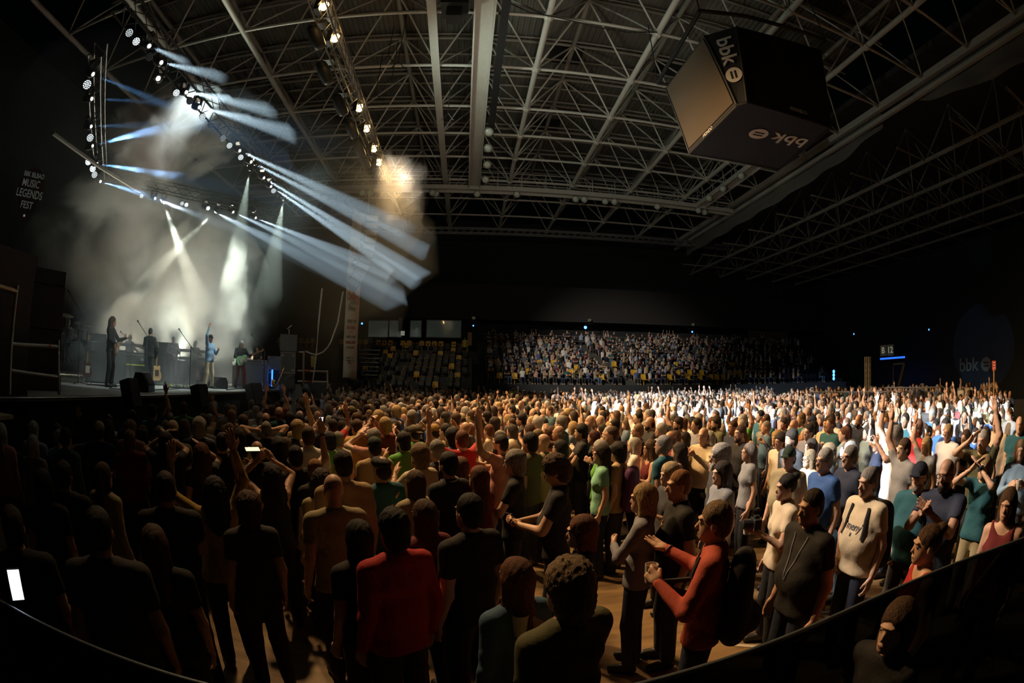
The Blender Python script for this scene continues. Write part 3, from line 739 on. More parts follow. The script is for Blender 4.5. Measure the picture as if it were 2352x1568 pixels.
for k, (x0, x1) in enumerate(((845, 893), (893, 925), (941, 969), (979, 1060))):
    a = at_y(x0, 774, 43.5); b = at_y(x1, 736, 43.5); n = k + 1
    w = empty('window_%d' % n, (0, 0, 0)); w['kind'] = 'structure'
    MB().box(((a[0] + b[0]) / 2, 43.5, (a[2] + b[2]) / 2), (b[0] - a[0], .04, b[2] - a[2])).build('pane', m_glass, w)
    fr = MB()
    for z in (a[2], b[2]): fr.box(((a[0] + b[0]) / 2, 43.45, z), (b[0] - a[0] + .1, .1, .07))
    for x in (a[0], b[0]): fr.box((x, 43.45, (a[2] + b[2]) / 2), (.08, .1, b[2] - a[2]))
    fr.build('window_frame', M_DARK, w)
p = at_y(925, 765, 43.3); o = MB().box(p, (.35, .02, .4)).build('paper_notice', mat('paper', (.6, .62, .55), .8, emit=(.6, .62, .5), es=.25)); tag(o, 'small square white notice on the glass of the spectator box', 'notice')  # notice paper glows by emission, its brightness put into the material
p = at_y(919, 750, 43.3); o = MB().box(p + (0, .05, .2), (.35, .1, 1.2)).build('window_pillar', mat('pale pillar', (.25, .25, .22), .8)); tag(o, 'pale pillar standing between the panes of the spectator box', 'pillar')

m_yel = mat('yellow seat plastic', (.62, .36, .03), .4); m_blk = mat('black seat plastic', (.015, .016, .016), .45)
def seat_mesh(m):
    b = MB(); V = []; F = []; n = 7
    for k, (z, y) in enumerate(((.42, .10), (.60, .16), (.78, .2), (.84, .2))):
        for i in range(n):
            u = i / (n - 1) * 2 - 1; zz = z + (.05 * (1 - u * u) if k == 3 else 0) - (.03 if k == 3 else 0)
            V.append((u * .21, y + .05 * (1 - u * u), zz))
    for k in range(3):
        for i in range(n - 1): q = k * n + i; F.append((q, q + 1, q + n + 1, q + n))
    me = bpy.data.meshes.new('back'); me.from_pydata(V, [], F); me.materials.append(m); me.polygons.foreach_set('use_smooth', [True] * len(F)); return me
def pan_mesh(m):
    b = MB().box((0, -.05, .41), (.42, .38, .04)).box((0, .1, .2), (.06, .06, .4)); me = bpy.data.meshes.new('pan'); me.from_pydata(b.v, [], b.f); me.materials.append(m); return me
YB_, YP_, KB_, KP_ = seat_mesh(m_yel), pan_mesh(m_yel), seat_mesh(m_blk), pan_mesh(m_blk)
NUM = 'one two three four five six seven eight nine ten eleven twelve thirteen fourteen fifteen sixteen seventeen eighteen nineteen twenty'.split() + ['%s-%s' % (a, b) for a in ('twenty', 'thirty', 'forty', 'fifty') for b in 'one two three four five six seven eight nine ten'.split()]
ORD = 'first second third fourth fifth sixth seventh eighth ninth tenth eleventh twelfth thirteenth fourteenth fifteenth sixteenth'.split()
_seat0 = {}
def seat(x, y, z, black, label, group):
    if black not in _seat0:
        t = empty('stadium_seat'); bk = link('backrest', KB_ if black else YB_, t)
        if black == 'rim': MB().tube([(u * .2, .2 + .05 * (1 - u * u), .80 + .07 * (1 - u * u)) for u in np.linspace(-1, 1, 8)], .018, 5).build('rim', m_yel, t)
        md = bk.modifiers.new('t', 'SOLIDIFY'); md.thickness = .03; link('seat', KP_ if black else YP_, t); _seat0[black] = t; r = t
    else: r = copy_tree(_seat0[black])
    r.location = (x, y, z); return tag(r, label, 'seat', group)
# the empty block left of the tunnel: ten rows
NR, RZ, RY = 10, .36, .8
def steps(x0, x1, y0, z0, n, tag_):
    s = empty('trim_%s' % tag_); s['kind'] = 'structure'
    for k in range(n): MB().box(((x0 + x1) / 2, y0 + RY * k + .4 + (n - k) * .0, (z0 + RZ * k) / 2), (x1 - x0, RY, z0 + RZ * k)).build('step', mw, s)
    return s
steps(-8.9, .35, 35, 1.35, NR, '10'); ns = 0
for k in range(NR):
    for c in range(17):
        x = -8.55 + c * .52; y = 35.35 + RY * k; z = 1.35 + RZ * k
        if RNG.random() < .25: continue
        seat(x, y, z, 'rim' if RNG.random() < .85 else False, 'empty seat left of the tunnel, row %s from the bottom, place %s from the tunnel' % (NUM[k], NUM[16 - c]), 'empty seats in the block behind the banner'); ns += 1
for i_, x in enumerate(np.arange(-17.5, .4, .56)):
    if RNG.random() < .62: seat(x, 42.6, EYE + 2.35, False, 'yellow seat below the spectator box, place %s from the left' % NUM[i_], 'seats below the glazed box')
MB().box((-8.5, 43.3, EYE + 1.2), (19, 1.9, 2.3)).build('trim_11', mw)['kind'] = 'structure'
for k in range(7):   # polished bench planks at the left of the empty block
    a = at_y(822, 803 + k * 9.5, 37 + k * -.15); o = MB().box((a[0] + .9, a[1], a[2]), (1.7 - .08 * k, .28, .04)).build('bench_plank', mat('worn bench board', (.4, .42, .38), .35)); tag(o, 'pale bench plank right of the banner, %s from the top' % ORD[k], 'bench', 'bench planks beside the banner')
# the full block: steps and rail; its people are in the crowd section
steps(.9 + .5, 35.5, 35.6, 2.1, NR, '12')
MB().box((18, 35.2, 1.05), (34.5, .12, 2.1)).build('wall_lower', mat('black barrier cloth', (.03, .034, .038), .9, bump=.5, bscale=2.5))['kind'] = 'structure'
MB().box((18, 44.0, 2.9 + 1.5), (34.5, .15, 2.6)).build('wall_rear', mw)['kind'] = 'structure'
t = tag(empty('guard_rail', (1.4, 43.7, 6.0)), 'long thin guard rail along the gangway above the full stand', 'railing')
for z in (.0, .45): rod('rail', (0, 0, z), (34, 0, z), .03, M_METAL, t, 5)
for k in range(18): rod('post', (k * 2, 0, -.3), (k * 2, 0, .45), .025, M_METAL, t, 5)
# small blue lamps and exit boxes along the wall
for q, s_ in (((832, 743), 1.), ((1087, 748), .8), ((1344, 752), 1.6), ((1589, 762), 1.), ((1960, 767), 1.), ((2132, 757), 1.)):
    p = at_y(q[0], q[1], 43.2) if q[0] < 1700 else at_x(q[0], q[1], 38.5)
    t = tag(empty('gangway_lamp', p), 'small blue glowing lamp on the dark wall ' + {832: 'just right of the banner', 1087: 'above the tunnel beside the glass box', 1344: 'brightest, above the middle of the full stand', 1589: 'above the right half of the full stand', 1960: 'above the empty rows near the truss towers', 2132: 'high on the right wall'}[q[0]], 'lamp')
    MB().lathe([(.02, .1), (.1, .06), (.12, 0), (.1, -.03)], n=10, rot=Matrix.Rotation(math.pi / 2, 3, 'X')).build('housing', M_DARK, t)
    MB().lathe([(.0, -.06), (.07 * s_, -.04), (.09 * s_, 0), (.07 * s_, .01)], (0, -.1, 0), n=10, rot=Matrix.Rotation(math.pi / 2, 3, 'X')).build('lens', glow('blue lamp', (.05, .2, 1.), 5 * s_), t)
for q in ((1088, 730), (1354, 735), (1592, 745)):
    p = at_y(q[0], q[1], 43.2); t = tag(empty('exit_box', p), 'tiny dim exit box on a bracket above ' + {1088: 'the tunnel', 1354: 'the middle of the full stand', 1592: 'the right part of the full stand'}[q[0]], 'sign')
    MB().box((0, 0, 0), (.28, .1, .22)).build('case', mat('exit box face', (.12, .13, .07), .6, emit=(.3, .32, .15), es=.08), t); MB().box((0, 0, -.35), (.7, .12, .04)).box((0, 0, -.2), (.04, .04, .3)).build('bracket', M_DARK, t)
# tunnel with stair and steward
p = at_y(1082, 800, 38.); MB().box((.87, 38.5, 2.2), (1.0, 7.2, .12), rx=.42).build('trim_13', mat('tunnel stair', (.03, .03, .03), .8))['kind'] = 'structure'
o = MB().box(at_y(1079, 778, 42.), (.35, .2, 1.1)).build('wooden_post', mat('varnished wood', (.42, .22, .07), .5)); tag(o, 'short varnished wooden post at the head of the tunnel stair', 'post')

# ---------------------------------------------------------------- right end: door, signs, wall logo, towers
def logo(parent, h, m, md, depth=.02, rot=None, loc=(0, 0, 0)):
    """three rounded letters and a disc with two bars"""
    g = empty('logo', loc); g.parent = parent
    if rot is not None: g.rotation_euler = rot
    me = text_mesh('bbk', h * 1.35, depth, .022 * h); me.materials.clear(); me.materials.append(m); link('lettering', me, g, (-h * .55, 0, 0))
    n = 28; ring = [(math.cos(a) * h * .5, math.sin(a) * h * .5) for a in [i * 2 * math.pi / n for i in range(n)]]
    MB().prism(ring, 0, depth).build('disc', m, g, loc=(h * 1.25, .0, 0)); 
    for s in (-1, 1): MB().box((h * 1.25, s * h * .12, depth), (h * .52, h * .12, depth)).build('bar', md, g)
    return g
m_logo_dim = mat('dim wall lettering', (.16, .15, .10), .7)
tw = tag(empty('wall_logo', at_x(2237, 838, 39.9)), 'large dim three letter bank sign with a round emblem on the dark right wall', 'sign')
logo(tw, 1.15, m_logo_dim, M_BLACK, rot=(math.pi / 2, 0, -math.pi / 2), loc=(0, 0, 0))
for (x, y, s_) in ((2029, 805, 'B'), (2045, 804, '12')):
    p = at_x(x, y, 37.); t = tag(empty('sector_sign', p), 'lit sector sign reading %s above the blue doorway' % s_, 'sign')
    MB().box((0, 0, 0), (.06, .85, 1.)).build('board', mat('sign board', (.05, .05, .035), .6, emit=(.5, .45, .25), es=.03), t)
    me = text_mesh(s_, .8, .01, .01); me.materials.clear(); me.materials.append(mat('sign figure', (.5, .46, .3), .6, emit=(.7, .62, .4), es=.25)); link('lettering', me, t, (-.05, 0, 0), rot=(math.pi / 2, 0, -math.pi / 2))
a = at_x(2022, 822, 36.5); b = at_x(2078, 822, 36.5)
o = MB().box((a + b) / 2, (.1, abs(a[1] - b[1]), .16)).build('blue_light_strip', glow('blue strip', (.02, .13, 1.), 1.6)); tag(o, 'blue glowing light strip over the doorway at the right end', 'light')
l = bpy.data.lights.new('blue_strip_light', 'AREA'); l.energy = 25; l.color = (.08, .25, 1); l.size = 2.; lo = bpy.data.objects.new('blue_strip_light', l); COL.objects.link(lo); lo.location = (a + b) / 2 + (-.15, 0, -.1)
for k, (x, y) in enumerate(((1915, 853), (1915, 861), (1915, 869))):
    o = MB().lathe([(.01, -.06), (.12, -.04), (.16, 0), (.1, .04)], at_y(x, y, 33.), n=10, rot=Matrix.Rotation(math.pi / 2, 3, 'X')).build('step_light', glow('blue step light', (.05, .25, 1.), 5)); tag(o, 'blue round light, %s of the stack of three beside the stand' % ('top', 'middle', 'bottom')[k], 'light')
dr = empty('door_1', at_x(2062, 868, 35.)); dr['kind'] = 'structure'
m_gold = mat('ochre door frame', (.42, .25, .04), .5)
a = at_x(2052, 836, 35.) - np.array(dr.location); b = at_x(2051, 892, 35.) - np.array(dr.location); c = at_x(2077, 834, 35.) - np.array(dr.location); d = at_x(2062, 892, 35.) - np.array(dr.location)
MB().tube([a, b], .09, 4).build('door_jamb', mat('worn ochre', (.2, .15, .07), .6), dr); MB().tube([c, d], .13, 4).build('door_leaf', m_gold, dr); MB().tube([a, c], .07, 4).build('door_head', mat('pale head rail', (.5, .4, .25), .5), dr)
a = at_r(1990, 890, 29.); a[2] = 0
for k, dx in enumerate((1990, 1996)):
    q = at_r(dx, 870, 29.); tp = at_r(dx, 819, 29.); truss((q[0], q[1], 0.), (q[0], q[1], tp[2]), .13, '%s of the two slim upright trusses near the right end' % ('left', 'right')[k], 'upright_truss', mat('pale truss', (.5, .45, .33), .5, .3), r=.03, step=.3)
q = at_r(2283, 860, 19.); tp = at_r(2283, 846, 19.)
t = tag(empty('sign_pole', (q[0], q[1], 0)), 'wooden pole carrying a small red and white sign above the crowd', 'sign')
rod('pole', (0, 0, 0), (0, 0, tp[2]), .03, mat('pine pole', (.5, .33, .13), .6), t, 6)
ang = -math.atan2(q[0], q[1])
MB().box((0, 0, tp[2] + .1), (.17, .03, .32), ang).build('board', mat('red board', (.5, .06, .05), .6), t)
me = text_mesh('EXIT', .08, .004); 
bd = MB()
for i in range(3): MB().box((0, -.02, tp[2] + .02 + i * .09), (.11, .02, .03), ang).build('print', mat('white print', (.7, .65, .6), .6), t)
t = tag(empty('platform_rail', (0, 0, 0)), 'thin metal platform rail across the back of the crowd on the right', 'railing')
pts = [at_r(x, y, 24. if x < 2040 else 21.) for x, y in ((1858, 900), (1950, 900), (2040, 899))]
MB().tube(pts, .035, 6).build('rail', M_METAL, t)
pts = [at_r(x, y, 22.) for x, y in ((2035, 890), (2100, 890), (2158, 889))]; MB().tube(pts, .035, 6).build('rail', M_METAL, t)
MB().tube([at_r(2106, 890, 22.), at_r(2137, 902, 22.)], .03, 6).build('stay', M_METAL, t)
for x in (1900, 1980, 2040, 2106, 2150): p = at_r(x, 890 if x > 2040 else 899, 22.5); rod('post', (p[0], p[1], 0), p, .03, M_METAL, t, 6)

# ---------------------------------------------------------------- scoreboard cube
def cube():
    zb, zt = EYE + 7., EYE + 9.65
    B = [(6.6, 12.7), (6.6, 9.5), (6.78, 9.25), (9.8, 9.25), (10.05, 12.6)]
    T = [(6.2, 13.0), (6.26, 9.85), (6.95, 9.05), (9.9, 8.75), (10.2, 12.9)]
    t = tag(empty('scoreboard', (8.3, 11, zb)), 'large black hanging scoreboard cube with bank lettering on its corner and underside', 'scoreboard')
    off = Vector((8.3, 11, zb)); P = [Vector((x, y, zb)) - off for x, y in B] + [Vector((x, y, zt)) - off for x, y in T]
    m_k = mat('scoreboard cloth', (.010, .013, .018), .75); m_scr = mat('unlit brown screen', (.085, .062, .036), .75, bump=.1, bscale=90)
    MB().add(P, [(4, 3, 2, 1, 0), (5, 6, 7, 8, 9), (1, 2, 7, 6), (2, 3, 8, 7), (3, 4, 9, 8), (4, 0, 5, 9), (0, 1, 6, 5)]).build('body', m_k, t)
    n = Vector((-1, 0, 0)) * .03
    def lerp(a, b, k): return a + (b - a) * k
    a, b, c, d = P[0], P[1], P[6], P[5]; q = [lerp(lerp(a, b, u), lerp(d, c, u), v) + n for u, v in ((.03, .05), (.97, .05), (.97, .97), (.03, .97))]
    MB().add(q + [p - n for p in q], [(0, 1, 2, 3), (7, 6, 5, 4), (0, 4, 5, 1), (1, 5, 6, 2), (2, 6, 7, 3), (3, 7, 4, 0)]).build('screen', m_scr, t)
    fr = MB()
    for i in range(5): fr.tube([P[i], P[(i + 1) % 5]], .05, 6)
    for i in range(5): fr.tube([P[i], P[i + 5]], .04, 6)
    fr.build('edge_frame', M_BLACK, t)
    m_w = mat('white vinyl', (.8, .78, .74), .7)
    # corner lettering: reads downwards on the cut corner
    e_d = ((P[2] + P[1]) / 2 - (P[6] + P[7]) / 2).normalized(); e_s = ((P[7] - P[6])).normalized(); nn = e_d.cross(-e_s).normalized()
    if nn.dot(Vector((8.3, 11, 0)) * -1) < 0: nn = -nn
    up = nn.cross(e_d).normalized(); M = Matrix((e_d, up, nn)).transposed()
    ctr = lerp((P[6] + P[7]) / 2, (P[1] + P[2]) / 2, .40) + nn * .02
    g = logo(t, .5, m_w, m_k, .01, loc=ctr); g.rotation_euler = M.to_euler()
    # underside lettering, read from the other side
    g = logo(t, .62, m_w, m_k, .01, loc=Vector((8.75, 10.55, zb)) - off + Vector((0, 0, -.02))); ex = Vector((-1, .1, 0)).normalized(); nz = Vector((0, 0, -1)); M = Matrix((ex, nz.cross(ex), nz)).transposed(); g.rotation_euler = M.to_euler()
    # maker's word along the lower edges, as on the real board
    m_s = mat('pale lettering', (.6, .56, .5), .7)
    me = text_mesh('MONDO', .16, .006, .004); me.materials.clear(); me.materials.append(m_s); link('lettering', me, t, lerp(P[2], P[3], .58) + Vector((0, -.10, .16)), rot=(math.pi / 2, 0, 0))
    me = text_mesh('MONDO', .16, .006, .004); me.materials.clear(); me.materials.append(m_s); link('lettering', me, t, lerp(P[0], P[1], .46) + Vector((-.06, 0, .02)), rot=(math.pi / 2, 0, -math.pi / 2))
    # hanging frame above
    z = zt - zb + .45; F = [Vector((x - 8.3, y - 11, z)) for x, y in ((6.1, 13.4), (5.95, 9.25), (7.3, 8.9), (10.2, 8.6), (10.5, 13.2))]
    for i in range(5): rod('hanging_frame', F[i], F[(i + 1) % 5], .07, M_BLACK, t, 6)
    for i in (0, 1, 3, 4): rod('hanger', F[i], F[i] + Vector((0, 0, H0 - zt - .45)), .02, M_BLACK, t, 5)
cube()
# ---------------------------------------------------------------- handrail with smoked panel in front of the lens
t = tag(empty('balustrade', (0, 0, 0)), 'dark smoked balustrade with a metal top edge, close in front, sweeping across the bottom corners', 'balustrade')
RAIL = [(-3.4, .72, 1.46), (-2.2, 1.0, 1.45), (-1.2, 1.10, 1.45), (0, 1.2, 1.45), (.7, 1.30, 1.45), (1.7, 1.40, 1.45), (2.4, 1.36, 1.45), (3.2, 1.12, 1.45), (4.4, .6, 1.45)]
_n = 40; RL = []
for i in range(_n + 1):
    x = -3.4 + 7.8 * i / _n; RL.append((x, float(np.interp(x, [r[0] for r in RAIL], [r[1] for r in RAIL])), 1.45))
for _ in range(3): RL = [RL[0]] + [tuple((np.array(RL[i - 1]) + 2 * np.array(RL[i]) + np.array(RL[i + 1])) / 4) for i in range(1, _n)] + [RL[-1]]
MB().tube(RL, .012, 8).build('top_rail', mat('brushed rail', (.20, .24, .27), .35, .6), t, smooth=True)
m_smoke = bpy.data.materials.new('smoked panel'); m_smoke.use_nodes = True; nt = m_smoke.node_tree; nt.nodes.clear()
_o = nt.nodes.new('ShaderNodeOutputMaterial'); _t = nt.nodes.new('ShaderNodeBsdfTransparent'); _t.inputs[0].default_value = (.16, .17, .18, 1); _d = nt.nodes.new('ShaderNodeBsdfDiffuse'); _d.inputs[0].default_value = (.01, .012, .013, 1); _x = nt.nodes.new('ShaderNodeMixShader'); _x.inputs[0].default_value = .35
nt.links.new(_t.outputs[0], _x.inputs[1]); nt.links.new(_d.outputs[0], _x.inputs[2]); nt.links.new(_x.outputs[0], _o.inputs[0])
V = []; F = []
for i, (x, y, z) in enumerate(RL): V += [(x, y - .008, z), (x, y - .008, .12), (x, y + .008, z), (x, y + .008, .12)]
for i in range(len(RL) - 1): a = 4 * i; F += [(a, a + 1, a + 5, a + 4), (a + 2, a + 6, a + 7, a + 3)]
MB().add(V, F).build('panel', m_smoke, t)
MB().box((0, -1.6, .6), (9, 4.2, .9)).build('trim_14', mat('platform boards', (.02, .02, .02), .8))['kind'] = 'structure'
# ---------------------------------------------------------------- lighting trusses, lamps
truss((TRUSS_X, 6.5, TRUSS_Z), (TRUSS_X, 21., TRUSS_Z), .42, 'front lighting truss with amber lamps hanging over the crowd', m=mat('dark truss', (.16, .15, .13), .4, .6), group='lighting trusses')
m_tr = mat('black truss', (.05, .055, .06), .4, .6)
truss((-6.7, 4.8, ZT + .35), (-6.7, 18.2, ZT + .35), .4, 'black lighting truss along the stage front edge, nearest the crowd', m=m_tr, group='lighting trusses')
truss((-8.2, 5.9, ZT + .35), (-13.1, 12.0, ZT + .35), .35, 'black lighting truss slanting away over the left of the stage', m=m_tr, group='lighting trusses')
truss((-13.1, 12.0, ZT + .35), (-8.0, 18.2, ZT + .35), .35, 'black lighting truss slanting back over the right of the stage', m=m_tr, group='lighting trusses')
a = at_z(122, 306, ZT - .3); b = at_z(322, 440, ZT - .3)
o = MB().tube([a, (a + b) / 2 + (0, 0, -.05), b], .06, 8).build('truss_pipe', mat('grey pipe', (.4, .44, .42), .5)); tag(o, 'pale grey pipe slanting up to the left from the rear lamp cluster', 'pipe')

def aim(v): return Vector(v).to_track_quat('-Z', 'Y').to_euler()
def moving_head(p, target, col, label, group, s=1., lens=9.):
    t = tag(empty('stage_lamp', p), label, 'stage lamp', group); t.scale = (s, s, s)
    key = 'mh'
    if key not in _UC:
        y = MB().box((0, 0, .32), (.3, .26, .12)).box((-.16, 0, .16), (.05, .1, .3)).box((.16, 0, .16), (.05, .1, .3)); me = bpy.data.meshes.new('yoke'); me.from_pydata(y.v, [], y.f); me.materials.append(M_DARK)
        h = MB().lathe([(.05, .2), (.11, .15), (.13, .0), (.12, -.14), (.1, -.17)], n=12); mh = bpy.data.meshes.new('head'); mh.from_pydata(h.v, [], h.f); mh.materials.append(M_DARK); _UC[key] = (me, mh)
    link('yoke', _UC[key][0], t); R = aim(Vector(target) - Vector(p)); h = link('lamp_head', _UC[key][1], t, rot=R)
    k = ('lens', tuple(col), lens)
    if k not in _UC:
        b = MB().lathe([(.062, .0), (.058, -.02), (.04, -.04), (.012, -.05)], (0, 0, -.165), n=12); me = bpy.data.meshes.new('lens'); me.from_pydata(b.v, [], b.f); me.materials.append(glow('lamp lens', col, lens)); me.polygons.foreach_set('use_smooth', [True] * len(b.f)); _UC[k] = me
    link('lens', _UC[k], h); return t
hot = (1., .93, .86)
names = {0: 'front truss, beam running across to the roof', 1: 'rear right truss, beam over the crowd', 2: 'truss, pale cone straight down', 3: 'slanting left truss, blue beam'}
for gi, (LL, nm) in enumerate(((BEAMS, 'stage lamp on the front stage truss throwing a white beam'), (BACK, 'stage lamp on the rear truss throwing a low white beam'), (DOWN, 'stage lamp throwing a pale greenish cone onto the stage'), (SIDE, 'stage lamp on the left slanting truss with blue beam'))):
    for L in LL:
        p = lamp_at(L[0]); t = beam_target(L)
        d = Vector(t - p).normalized(); moving_head(Vector(p) - d * .25, t, hot, nm + ', ' + ORD[LL.index(L)] + ' in its row', ('front beam lamps', 'rear beam lamps', 'down lamps', 'blue beam lamps')[gi], .8 if gi else .75)
moving_head(at_z(365, 180, ZT), (0, -2, 1), (1., .92, .7), 'single warm white stage lamp below the front truss facing out', None, .9, 12.)
# LED wash lamps: a round face of many cells
def led(p, label, group, lit=1., r=.085):
    t = tag(empty('led_wash_lamp', p), label, 'stage lamp', group)
    q = (Vector((0, 0, EYE)) - Vector(p)).normalized(); q = (q + Vector((.35, -.1, -.45))).normalized(); rot = (-q).to_track_quat('-Z', 'Y').to_euler()
    key = ('led', r)
    if key not in _UC:
        h = MB().lathe([(r * .5, .16), (r, .1), (r * 1.08, .0), (r * 1.02, -.01)], n=16).box((0, 0, .22), (.1, .1, .12)); me = bpy.data.meshes.new('housing'); me.from_pydata(h.v, [], h.f); me.materials.append(M_DARK); _UC[key] = me
    k2 = ('cells', r, lit)
    if k2 not in _UC:
        c = MB(); pts = [(0, 0)] + [(math.cos(a) * r * .42, math.sin(a) * r * .42) for a in np.arange(6) * math.pi / 3] + [(math.cos(a) * r * .82, math.sin(a) * r * .82) for a in np.arange(12) * math.pi / 6]
        for x, y in pts: c.lathe([(r * .15, 0), (r * .13, -.015), (r * .04, -.02)], (x, y, -.01), n=8)
        me = bpy.data.meshes.new('cells'); me.from_pydata(c.v, [], c.f); me.materials.append(glow('led cells', (.85, .97, 1.), 1.6 * lit * lit)); _UC[k2] = me
    h = link('housing', _UC[key], t, rot=rot); rot2 = (q).to_track_quat('-Z', 'Y').to_euler(); h.rotation_euler = rot2
    c = link('cells', _UC[k2], h); c['kind'] = 'stuff'
for i_, (q, lit) in enumerate((((297, 75), .8), ((313, 95), 1.3), ((343, 130), .12), ((405, 213), 1.4), ((436, 232), .15), ((465, 268), 1.), ((485, 288), .2), ((512, 317), .5), ((527, 334), 1.), ((553, 361), 1.1), ((628, 438), .9), ((640, 446), .15))):
    led(at_z(q[0], q[1], ZT - .05), ('glowing' if lit > .4 else 'dim') + ' round cell faced wash lamp on the front stage truss, %s from the top' % ORD[i_], ('lit' if lit > .4 else 'dim') + ' wash lamps on the front truss', lit)
for i_, (q, lit) in enumerate((((200, 194), 1.1), ((207, 316), 1.1), ((213, 387), 1.6), ((217, 401), 1.), ((203, 371), 1.8), ((325, 450), 1.3), ((428, 470), 1.5), ((418, 467), 1.), ((478, 478), 1.4))):
    led(at_z(q[0], q[1], ZT - .05), 'glowing round cell faced wash lamp on the slanting rear trusses, %s along them' % ORD[i_], 'wash lamps on the rear trusses', lit, .115 if q[0] < 230 else .08)
# amber blinders: two bulbs each
for i, p in enumerate(HOT):
    t = tag(empty('amber_blinder', p), 'twin bulb amber lamp, %s along its truss counted from the top edge' % ('first', 'second', 'third', 'fourth', 'fifth', 'last')[i], 'stage lamp', 'amber lamps on the front truss')
    MB().box((-.1, 0, .05), (.14, .3, .42)).build('housing', M_DARK, t)
    for s in (-1, 1): MB().lathe([(.01, -.05), (.065, -.03), (.085, .02), (.07, .05)], (.06, s * .05, s * .11 + .02), n=12).build('bulb', glow('amber bulb', (1., .62, .22), 42), t, smooth=True)
m_hk = mat('hung lamp body', (.02, .02, .018), .5)
for i, q in enumerate(((728, 90), (748, 172), (783, 246), (809, 300), (826, 345), (838, 372))):
    p = at_z(q[0], q[1], TRUSS_Z - .5); t = tag(empty('hung_moving_lamp', p), 'unlit black moving lamp hanging from the amber lamp truss, %s from the top' % ORD[i], 'stage lamp', 'unlit lamps on the front truss')
    MB().lathe([(.08, .5), (.16, .42), (.2, .1), (.17, -.25), (.12, -.32)], n=12, rot=Euler((.5, -.5, 0)).to_matrix()).build('lamp_head', m_hk, t, smooth=True); MB().box((0, 0, .55), (.32, .3, .14)).build('yoke', m_hk, t)

# ---------------------------------------------------------------- stage
SZ = EYE - .63; SX = -7.15
m_stage = mat('grey stage floor', (.36, .37, .36), .45, var=.15, vscale=1.5)
stg = tag(empty('stage', (SX, 12.5, 0)), 'grey topped concert stage with a black skirt, carrying the band', 'stage')
MB().box((-7.5, 0, SZ - .04), (15, 18.5, .08)).build('stage_deck', m_stage, stg)
MB().box((-7.45, 0, (SZ - .08) / 2), (14.8, 18.3, SZ - .1)).build('skirt', mat('black skirt', (.010, .011, .012), .9, bump=.4, bscale=5), stg)
rod('edge_strip', (.01, -9.2, SZ - .03), (.01, 9.2, SZ - .03), .02, mat('edge metal', (.5, .52, .5), .3, .7), stg, 5)
o = MB().box((-22.6, 20.4, 6.5), (.2, 48, 12.6)).build('backdrop_cloth', mat('black stage cloth', (.012, .014, .016), .95, bump=.6, bscale=2)); tag(o, 'black cloth hanging behind the whole stage', 'curtain')
def at_s(x, y): return at_z(x, y, SZ)

m_spk = mat('speaker cloth', (.022, .023, .025), .75, bump=.3, bscale=120)
def wedge(p, w, d, h, rz, label, group='stage monitor wedges'):
    t = tag(empty('stage_monitor', p, rz=rz), label, 'speaker', group)
    prof = [(-d / 2, 0), (d / 2, 0), (d / 2, h * .35), (d * .1, h), (-d * .35, h), (-d / 2, h * .6)]
    R = Matrix(((0, 0, 1), (1, 0, 0), (0, 1, 0)))
    MB().prism(prof, -w / 2, w / 2, R).build('cabinet', M_DARK, t, bevel=.01)
    a = Vector((0, d / 2, h * .35)); b = Vector((0, d * .1, h)); n = Vector((0, (h * .65), d * .4)).normalized(); m = (a + b) / 2
    MB().box(m + n * .01, (w * .9, .02, (b - a).length * .9), rx=math.atan2((a - b).y, (b - a).z) * 1.0).build('grille', m_spk, t); return t
def fill(px, w, h, rz, label, tilt=.28, m=None, X=SX + .22, d=.28, zt=None):
    """upright front-fill cabinet on the stage lip; px is the top middle"""
    p = at_x(px[0], px[1], X); t = tag(empty('front_fill_speaker', (p[0], p[1], p[2]), rz=rz), label, 'speaker', 'front fill speakers along the stage lip')
    R = Euler((0, -tilt, 0)).to_matrix()
    MB().box(R @ Vector((0, 0, -h / 2)), (d, w, h), ry=-tilt).build('cabinet', m or M_BLACK, t, bevel=.012)
    MB().box(R @ Vector((d / 2 + .01, 0, -h / 2)), (.02, w * .92, h * .94), ry=-tilt).build('grille', m_spk if m is None else m, t)
    return t
m_gr = mat('grey sprayed grille', (.22, .26, .28), .6, bump=.2, bscale=90)
fill((294, 871), .34, .6, 0, 'tall black speaker on the stage lip left of the square monitor')
fill((455, 884), .44, .6, -.1, 'black speaker with slanted top on the stage lip below the singer')
fill((580, 881), .62, .7, -.15, 'black speaker with slanted top on the stage lip below the guitarist in red trousers')
fill((664, 884), 1.2, 1.15, -.3, 'pale grey tilted speaker at the right end of the stage lip', .35, m_gr)
fill((722, 880), 1.35, 1.2, -.35, 'darker grey tilted speaker, second at the right end of the stage lip', .3, mat('dim grille', (.09, .11, .12), .6))
fill((770, 879), 1.5, 1.2, -.4, 'black tilted speaker, last at the right end of the stage lip by the banner', .25)
# brackets (arms) in front of the grey speakers
for q, lb in (((658, 925), 'pale'), ((722, 920), 'darker')):
    p = at_x(q[0], q[1], SX + .95); t = tag(empty('speaker_bracket', p), 'black metal arm bracing the %s grey tilted speaker' % lb, 'bracket')
    MB().box((0, 0, .12), (.07, .09, .62), rx=-.35).build('arm', M_DARK, t); MB().box((-.1, .12, .1), (.07, .09, .6), rx=.3).build('strut', M_DARK, t); MB().box((-.2, 0, -.18), (.5, .12, .06)).build('foot', M_DARK, t)
p = at_s(337, 900); wedge((p[0] - .1, p[1], SZ), .62, .45, .46, -1.2, 'square black stage monitor in front of the man in the dark suit')
p = at_s(513, 893); wedge((p[0] - .3, p[1] + .1, SZ), .75, .5, .38, 2.5, 'rounded black wedge monitor on the stage floor right of the singer')
p = at_s(552, 884); wedge((p[0] - 1., p[1], SZ), .7, .5, .36, 1.9, 'grey wedge monitor behind the rounded one at the guitarist feet')

